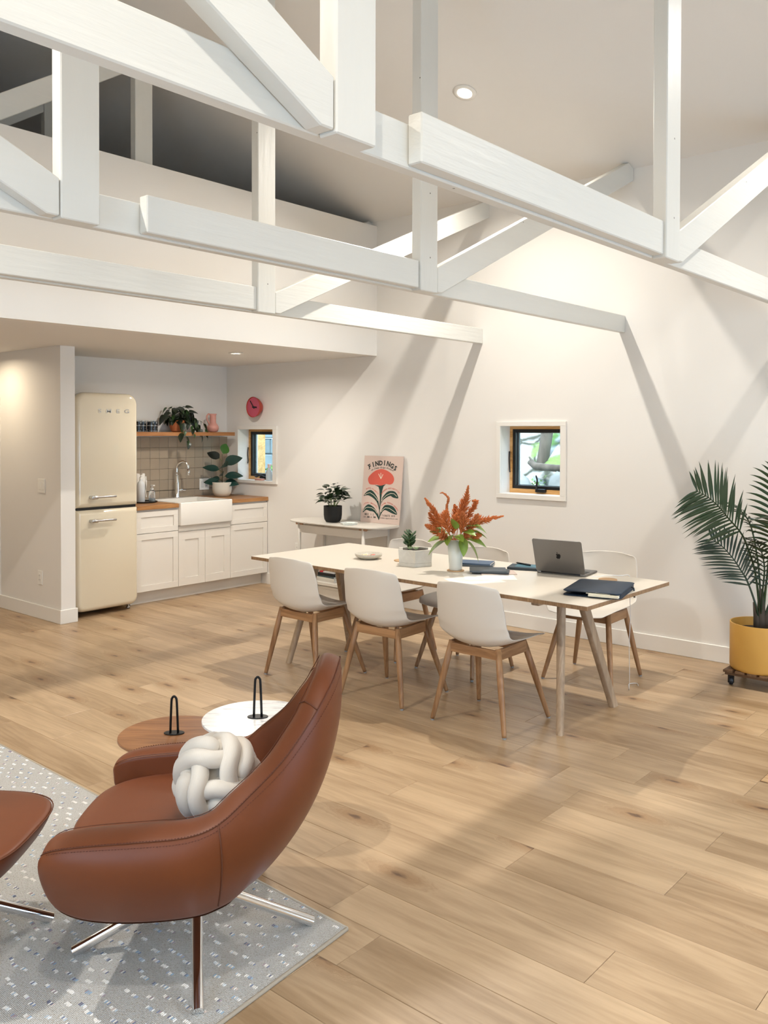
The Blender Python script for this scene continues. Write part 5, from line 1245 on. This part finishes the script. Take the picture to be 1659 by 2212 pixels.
for i in range(nS):
    T_, M_, B_ = TT[i], MM[i], BB[i]
    tg = TT[min(i+1, nS-1)]-TT[max(i-1, 0)]; tg.z = 0; tg.normalize(); inw = Vector((-tg.y, tg.x, 0))*-1
    c_ = Vector((0, 0, 0))-T_; c_.z = 0
    if i < 9 or i > nS-10: inw = Vector((0, -1 if T_.y > 0 else 1, 0))
    elif inw.dot(c_) < 0: inw = -inw
    if 9 <= i < 15: inw = Vector((0, -1, 0)).lerp(inw, (i-8)/7).normalized()
    if nS-16 < i <= nS-10: inw = Vector((0, 1, 0)).lerp(inw, (nS-9-i)/7).normalized()
    k = KK[i]; row = []
    end = min(i, nS-1-i); e_ = 1 if end > 4 else (.35+.65*math.sqrt(1-(1-end/5)**2))
    for j in range(10, 0, -1):
        s_ = j/10
        # quadratic through T(0) M(.5) B(1)
        row.append(T_*((1-s_)*(1-2*s_))+M_*(4*s_*(1-s_))+B_*(s_*(2*s_-1)))
    s_ = .03; row.append(T_*((1-s_)*(1-2*s_))+M_*(4*s_*(1-s_))+B_*(s_*(2*s_-1)))
    row.append(T_.copy()); seam_o.append(T_+Vector((0, 0, .001))-inw*.001)
    sl = .3 if T_.z < .5 else min(.85, .3+(T_.z-.5)*2)
    up_ = .016
    lean_ = Vector((.30, 0, 1)).normalized() if T_.z > .52 else Vector((0, 0, 1))
    row.append(T_+inw*k*.05*e_+lean_*up_*.18*e_); row.append(T_+inw*k*.25*e_+lean_*up_*.7*e_); row.append(T_+inw*k*.62*e_+lean_*up_*1.2*e_)
    I0 = T_+inw*k*e_+lean_*up_*.5*e_; row.append(I0); seam_i.append(I0+lean_*.0008)
    # inner wall falls to the seat
    bot = Vector((I0.x*.98, I0.y*.985, .36))
    if T_.z > .52:
        f_ = min(1, (T_.z-.52)/.3); bot = I0.lerp(Vector((M_.x+.13*f_+.06, M_.y*.80, .37)), 1); bot.x = max(bot.x, -.26); bot.y = I0.y*(.9)
    for s_ in (.12, .35, .65, 1.0):
        p = I0.lerp(bot, s_)
        if T_.z > .6: p.x += -.030*math.sin(PI*s_)*min(1, (T_.z-.6)/.2)
        row.append(p)
    # underside back to the bottom ring keeps the section closed
    row.append(Vector((B_.x*.9, B_.y*.9, max(B_.z+.02, .25))))
    rows.append(row)
mb = MB().grid(rows, close_u=True); nC = len(rows[0])
mb.f.append(tuple(range(nC))); mb.f.append(tuple(reversed(range((nS-1)*nC, nS*nC))))
shl = obj('shell', mb, M_lea, arm, smooth=True, clean=True); subsurf(shl, 2)
# bottom pan under the seat
bot_ring = [Vector((b_.x, b_.y, b_.z+.006)) for b_ in BB]
pan = MB(); rws = [bot_ring, [Vector((p.x*.6, p.y*.6, .212)) for p in bot_ring], [Vector((p.x*.2, p.y*.2, .205)) for p in bot_ring]]
pan.grid(rws, close_u=True); nb = len(bot_ring); pan.f.append(tuple(range(2*nb, 3*nb)))
pn = obj('bottom_pan', pan, M_lea, arm, smooth=True, clean=True)
# seat cushion
def cushion(outline_, zs, ks, crown=0):
    rws = []
    for z, k in zip(zs, ks): rws.append([Vector((x*k, y*k, z+crown*(1-k))) for x, y in outline_])
    mb = MB().grid(rws, close_u=True); n = len(outline_); mb.f.append(tuple(reversed(range(n)))); mb.f.append(tuple(range((len(zs)-1)*n, len(zs)*n))); return mb
ol = []
for k in range(56):
    a = 2*PI*k/56; c_, s_ = math.cos(a), math.sin(a); r_x = .352 if c_ > 0 else .27
    x = r_x*math.copysign(abs(c_)**.62, c_); y = .30*math.copysign(abs(s_)**.62, s_); ol.append((x, y*(1-.10*max(0, x/.35)**2)))
st_ = obj('seat_cushion', cushion(ol, (.262, .272, .31, .355, .392, .408, .414, .418), (.78, .86, .95, .99, .995, .965, .88, .5), .0), M_lea, arm, smooth=True, clean=True); subsurf(st_, 1)
# seams and stitching
obj('seam', MB().tube(seam_o[2:-2], .0014, 6), M_seam, arm, smooth=True)
obj('seam', MB().tube(seam_i[3:-3], .0012, 6), M_seam, arm, smooth=True)
def vseam(i):
    T_, M_, B_ = TT[i], MM[i], BB[i]; o_ = Vector((0, .0012 if T_.y > 0 else -.0012, 0)); return [T_*((1-s_)*(1-2*s_))+M_*(4*s_*(1-s_))+B_*(s_*(2*s_-1))+o_ for s_ in [k/12 for k in range(12)]]
for i in (18, nS-19): obj('seam', MB().tube(vseam(i), .0018, 6), M_seam, arm, smooth=True)
for i in (29, nS-30): obj('seam', MB().tube([TT[i]+Vector((0, 0, .003)), rows[i][13]+Vector((0, 0, .002)), rows[i][14]+Vector((0, 0, .002)), rows[i][15]+Vector((0, 0, .002))], .0018, 6), M_seam, arm, smooth=True)
mbs = MB()
def stitches(line, off, step=.0085):
    acc = 0
    for a, b_ in zip(line, line[1:]):
        L_ = (b_-a).length; q = step-acc
        while q < L_:
            p = a.lerp(b_, q/L_)+off; d = (b_-a).normalized()*.0022; mbs.tube([p-d, p+d], .0009, 4); q += step
        acc = (acc+L_) % step
stitches([p for p in seam_o[3:-3]], Vector((0, 0, .0025)), .0085)
stitches([rows[i][9].lerp(rows[i][10], .72)+Vector((0, .0012 if TT[i].y > 0 else -.0012, 0)) for i in range(4, nS-4)], Vector((0, 0, 0)), .0085)
q = obj('stitching', mbs, M_stitch, arm); q['kind'] = 'stuff'
# star base
def star(parent, rad, hub_z, rot, top_z, r0=.0165):
    obj('hub', MB().lathe([(.030, hub_z-.035), (.034, hub_z-.02), (.034, hub_z+.01), (.024, hub_z+.02), (.022, top_z)], 28), M_chrome, parent, smooth='auto')
    for k in range(4):
        a = rot+k*PI/2; d = Vector((math.cos(a), math.sin(a), 0)); p = d*.022+Vector((0, 0, hub_z-.006)); e_ = d*rad+Vector((0, 0, .0095))
        mb = MB(); mb.tube([p, p.lerp(e_, .97), e_], [r0, r0, r0], 16, flat=1, up=(d.y, -d.x, 0)); 
        for i, v in enumerate(mb.v):
            if v[2] < .0005: mb.v[i] = (v[0], v[1], .0005)
        obj('leg', mb, M_chrome, parent, smooth='auto')
fa = [(1.357, 2.379)]; vx, vy = fa[0][0]-CHX, fa[0][1]-CHY
star(arm, math.hypot(vx, vy)+.010, .175, math.atan2(vy, vx)-CHA, .215)
# ------------------------------------------------------------------ ottoman
OX, OY = 1.070, 2.680
ott = thing('ottoman', 'cognac leather footstool cut off by the left edge of the picture', 'ottoman', (OX, OY, RT), CHA)
ol = []
for k in range(64):
    a = 2*PI*k/64; c_, s_ = math.cos(a), math.sin(a); n_ = 3.6
    x = .305*math.copysign(abs(c_)**(2/n_), c_); y = .275*math.copysign(abs(s_)**(2/n_), s_); ol.append((x, y*(1+.03*(x/.3))))
oc = obj('cushion', cushion(ol, (.265, .275, .300, .345, .383, .392, .397, .402), (.62, .74, .84, .945, 1.0, .985, .90, .5)), M_lea, ott, smooth=True, clean=True); subsurf(oc, 1)
obj('seam', MB().loop([Vector((x*1.0, y*1.0, .3875)) for x, y in ol], .0022, 6), M_seam, ott, smooth=True)
vx, vy = 1.390-OX, 2.606-OY
star(ott, math.hypot(vx, vy)+.006, .20, math.atan2(vy, vx)-CHA, .27)
# ------------------------------------------------------------------ knotted cushion
ctr = Vector((-.080, .075, .532))
kn = thing('knot_cushion', 'off-white knotted rope cushion lying on the leather armchair seat', 'cushion', Matrix.Rotation(CHA, 4, 'Z') @ ctr + Vector((CHX, CHY, RT)), 0)
kn.rotation_euler = (R(62), R(-8), R(-40))
m, N, L, b = nm('knitted_wool'); b.inputs['Roughness'].default_value = .9; b.inputs['Sheen Weight'].default_value = .5; b.inputs['Base Color'].default_value = lin('d8d0c4')
tc = N.new('ShaderNodeTexCoord'); n = N.new('ShaderNodeTexNoise'); n.inputs['Scale'].default_value = 420; L.new(tc.outputs['Object'], n.inputs[0])
wv = N.new('ShaderNodeTexWave'); wv.inputs['Scale'].default_value = 180; wv.inputs['Distortion'].default_value = 2; L.new(tc.outputs['Object'], wv.inputs[0])
ad = N.new('ShaderNodeMath'); L.new(n.outputs[0], ad.inputs[0]); L.new(wv.outputs['Fac'], ad.inputs[1])
bp = N.new('ShaderNodeBump'); bp.inputs['Strength'].default_value = .25; bp.inputs['Distance'].default_value = .0012; L.new(ad.outputs[0], bp.inputs['Height']); L.new(bp.outputs[0], b.inputs['Normal'])
M_knit = m
def knot_pt(t_, off):
    lon = 3*t_; lat = R(54)*math.cos(4*t_); rr_ = .102+.0135*math.sin(8*t_)
    return Vector((math.cos(lon)*math.cos(lat), math.sin(lon)*math.cos(lat), math.sin(lat)*1.05))*rr_
NP = 260; ctrl = [knot_pt(2*PI*i/NP, 0) for i in range(NP)]
for s_ in (-1, 1):
    pts, nrm = [], []
    for i in range(NP):
        p = ctrl[i]; tg = (ctrl[(i+1) % NP]-ctrl[i-1]).normalized(); rd = p.normalized(); sd = tg.cross(rd).normalized()
        pts.append(p+sd*s_*.0235); nrm.append(rd)
    obj('strand', MB().loop(pts, .0258, 14, nrm), M_knit, kn, smooth=True)
obj('filling', MB().lathe([(.02, -.07), (.06, -.045), (.072, 0), (.06, .045), (.02, .07)], 20), M_knit, kn, smooth=True)

# ------------------------------------------------------------------ floor outlet cover
t = thing('floor_box', 'flush wooden cover of a floor outlet at the right edge', 'floor outlet', (4.135, 1.165, 0), 0)
obj('cover', rbox(-.065, -.085, .0005, .065, .085, .0045), wood('cover_oak', 'd2b48c', 'a98258', .4, 1, 1., .6), t, bevel=.001)
obj('frame', MB().box((-.069, -.089, .0004), (.069, .089, .002)), mat('frame_brown', '6b5238', .6), t)

# ------------------------------------------------------------------ outside the two windows
def rocky():
    m, N, L, b = nm('rocky_ground'); b.inputs['Roughness'].default_value = .95
    tc = N.new('ShaderNodeTexCoord'); v = N.new('ShaderNodeTexVoronoi'); v.inputs['Scale'].default_value = 3.2; v.feature = 'DISTANCE_TO_EDGE'
    n0 = N.new('ShaderNodeTexNoise'); n0.inputs['Scale'].default_value = 3; n0.inputs['Detail'].default_value = 5; L.new(tc.outputs['Object'], n0.inputs[0])
    mxv = N.new('ShaderNodeMix'); mxv.data_type = 'VECTOR'; mxv.inputs[0].default_value = .22; L.new(tc.outputs['Object'], mxv.inputs[4]); L.new(n0.outputs['Color'], mxv.inputs[5]); L.new(mxv.outputs[1], v.inputs[0])
    cr = N.new('ShaderNodeValToRGB'); cr.color_ramp.elements[0].position = .02; cr.color_ramp.elements[0].color = lin('3c4238'); cr.color_ramp.elements[1].position = .16; cr.color_ramp.elements[1].color = lin('b3b7b5'); L.new(v.outputs['Distance'], cr.inputs[0])
    n1 = N.new('ShaderNodeTexNoise'); n1.inputs['Scale'].default_value = 2.3; n1.inputs['Detail'].default_value = 6; L.new(tc.outputs['Object'], n1.inputs[0])
    c2 = N.new('ShaderNodeValToRGB'); c2.color_ramp.elements[0].position = .50; c2.color_ramp.elements[1].position = .58; c2.color_ramp.elements[0].color = (0, 0, 0, 1); L.new(n1.outputs[0], c2.inputs[0])
    mx = N.new('ShaderNodeMix'); mx.data_type = 'RGBA'; L.new(c2.outputs[0], mx.inputs[0]); L.new(cr.outputs[0], mx.inputs[6]); mx.inputs[7].default_value = lin('6f9450')
    L.new(mx.outputs[2], b.inputs['Base Color']); bp = N.new('ShaderNodeBump'); bp.inputs['Distance'].default_value = .12; L.new(v.outputs['Distance'], bp.inputs['Height']); L.new(bp.outputs[0], b.inputs['Normal']); return m
M_dirt = rocky() or mat('leaf_litter', '6f6c58', .95, bump=.5, bscale=4, var=.4, vscale=3)
mb = MB(); random.seed(14); rws = []
for i in range(26):
    x = 6.6+i*.55; rws.append([Vector((x, y, -.35+min(1, max(0, (8.3-y)/.9))*(min(1.85, max(0, x-6.6)*.85)+max(0, x-9.3)*.30)+max(0, x-8.2)*.05+.22*noise.noise(Vector((x*.5, y*.5, 0))))) for y in [k*.8-2 for k in range(34)]])
gr = struct('ground', mb.grid(rws), M_dirt, smooth=True)
M_rock = mat('granite', '8f9696', .85, bump=1, bscale=9, var=.6, vscale=4, rvar=.4)
def rock(loc, s_, seed, label, rz=0):
    bm = bmesh.new(); bmesh.ops.create_icosphere(bm, subdivisions=3, radius=1)
    for v in bm.verts:
        d = v.co.normalized(); q = noise.noise(d*1.3+Vector((seed*3.1, 0, 0)))*.35+noise.noise(d*3.5+Vector((seed, 5, 0)))*.14
        v.co = d*(1+q); v.co.x *= s_[0]; v.co.y *= s_[1]; v.co.z *= s_[2]
    me = bpy.data.meshes.new('boulder'); bm.to_mesh(me); bm.free(); me.materials.append(M_rock); me.shade_smooth()
    o = obj('boulder', me, loc=loc, rot=(0, 0, rz)); return tag(o, label, 'rock', 'boulders on the slope outside')
rock((8.05, 5.00, 0.90), (0.2, 0.2, 0.22), 1, 'rounded boulder at the bottom left corner of the view through the larger window', 0.0)
rock((8.12, 4.50, 0.93), (0.22, 0.17, 0.24), 2, 'slanted grey boulder at the bottom right of the view through the larger window', 0.7)
rock((8.95, 5.55, 1.12), (0.3, 0.26, 0.2), 3, 'boulder left of the tree foot outside the larger window', 0.19999999999999996)
rock((9.05, 5.0, 1.12), (0.3, 0.24, 0.22), 4, 'boulder right of the tree foot outside the larger window', 0.8999999999999997)
rock((9.7, 6.05, 1.42), (0.38, 0.3, 0.16), 5, 'flat dark-sided boulder behind the tree on the left outside the larger window', 0.3999999999999999)
rock((9.9, 5.45, 1.5), (0.4, 0.26, 0.2), 6, 'pale boulder behind the tree on the right outside the larger window', 1.1)
rock((10.9, 6.75, 1.75), (0.6, 0.34, 0.18), 7, 'distant boulder high on the slope left of the tree', 0.5999999999999994)
rock((11.1, 6.0, 1.82), (0.6, 0.34, 0.2), 8, 'distant boulder high on the slope right of the tree', 0.09999999999999964)
rock((8.5, 5.32, 0.86), (0.16, 0.2, 0.12), 9, 'small boulder wedged below the fallen log outside the larger window', 0.7999999999999998)
M_bark = mat('bark', '5f5a52', .95, bump=1, bscale=30, stretch=(1, 1, .3), var=.5, vscale=12)
t = thing('tree', 'grey tree trunk on the slope outside the larger window', 'tree', (8.46, 4.965, .95))
obj('trunk', MB().tube([(0, 0, -.3), (.0, .0, .2), (.0, -.03, .4), (.02, -.10, .9), (.1, -.2, 2.4), (.1, -.3, 3.6)], [.10, .072, .066, .070, .06, .04], 14), M_bark, t, smooth=True)
ll_ = thing('fallen_log', 'weathered fallen log lying across the boulders outside the larger window', 'log', (8.10, 4.72, 1.205))
obj('log_trunk', MB().tube([(.06, .22, .045), (.03, .12, .0), (0, -.15, -.01), (-.05, -.5, .01), (-.1, -.9, -.02)], [.028, .042, .038, .032, .026], 12), M_bark, ll_, smooth=True)
obj('broken_branch', MB().tube([(.03, .12, .01), (.05, .17, .04), (.07, .23, .10)], [.03, .022, .008], 8), M_bark, ll_, smooth=True)
M_bush = leafmat('woodland_leaf', '8db56e', .6, .4)
def bush(loc, r_, n, seed, label, lsz=.07):
    random.seed(seed); mb = MB()
    for _ in range(n):
        d = Vector((random.gauss(0, 1), random.gauss(0, 1), random.gauss(0, .8))); d = d.normalized()*random.uniform(.3, 1); p = Vector((d.x*r_[0], d.y*r_[1], abs(d.z)*r_[2]))
        a = Vector((random.uniform(-1, 1), random.uniform(-1, 1), random.uniform(-.6, .6))).normalized()*lsz; b_ = a.cross(Vector((random.random(), random.random(), 1))).normalized()*lsz*.4
        mb.add([p, p+a*.5+b_, p+a, p+a*.5-b_], [(0, 1, 2, 3)])
    t = thing('shrub', label, 'shrub', loc); q = obj('foliage', mb, M_bush, t); q['kind'] = 'stuff'
    obj('stem', MB().tube([(0, 0, -.2), (.02, 0, r_[2]*.6)], .012, 6), M_bark, t)
bush((8.05, 4.78, .88), (.12, .12, .20), 200, 1, 'small green shrub between the boulders outside the larger window', .035)
bush((9.6, 5.05, 1.30), (.2, .35, .25), 260, 2, 'green shrub on the slope at the right of the larger window', .05)
bush((13.8, 8.0, 2.3), (1.2, 3.0, 1.8), 1100, 3, 'hazy green thicket far up the slope outside the larger window', .16)
bush((9.6, 11.1, .1), (.6, 1.0, 1.1), 900, 4, 'bright green shrub seen through the small kitchen window', .09)
# masonry wall and timber post outside the small window
M_blue = mat('blue_grey_stone', '66777c', .9, bump=.5, bscale=20, var=.35, vscale=4, rvar=.5)
sw = thing('stone_wall', 'blue grey stone block wall behind the shrub outside the kitchen window', 'wall', (10.9, 12.2, -.3))
random.seed(8)
sme = MB().box((-.16, -.29, -.14), (.16, .29, .14)).mesh('stone', M_blue, bevel=.02, seg=1)
for r_ in range(9):
    for k in range(9): obj('stone', sme, None, sw, loc=(.0+random.uniform(-.02, .02), -2.6+k*.6+(r_ % 2)*.3, .15+r_*.29))
tp_ = obj('timber_post', rbox(7.40, 8.50, -.3, 7.52, 8.62, 3.2), M_pine, bevel=.006); tag(tp_, 'pale timber post standing outside the small kitchen window', 'post')
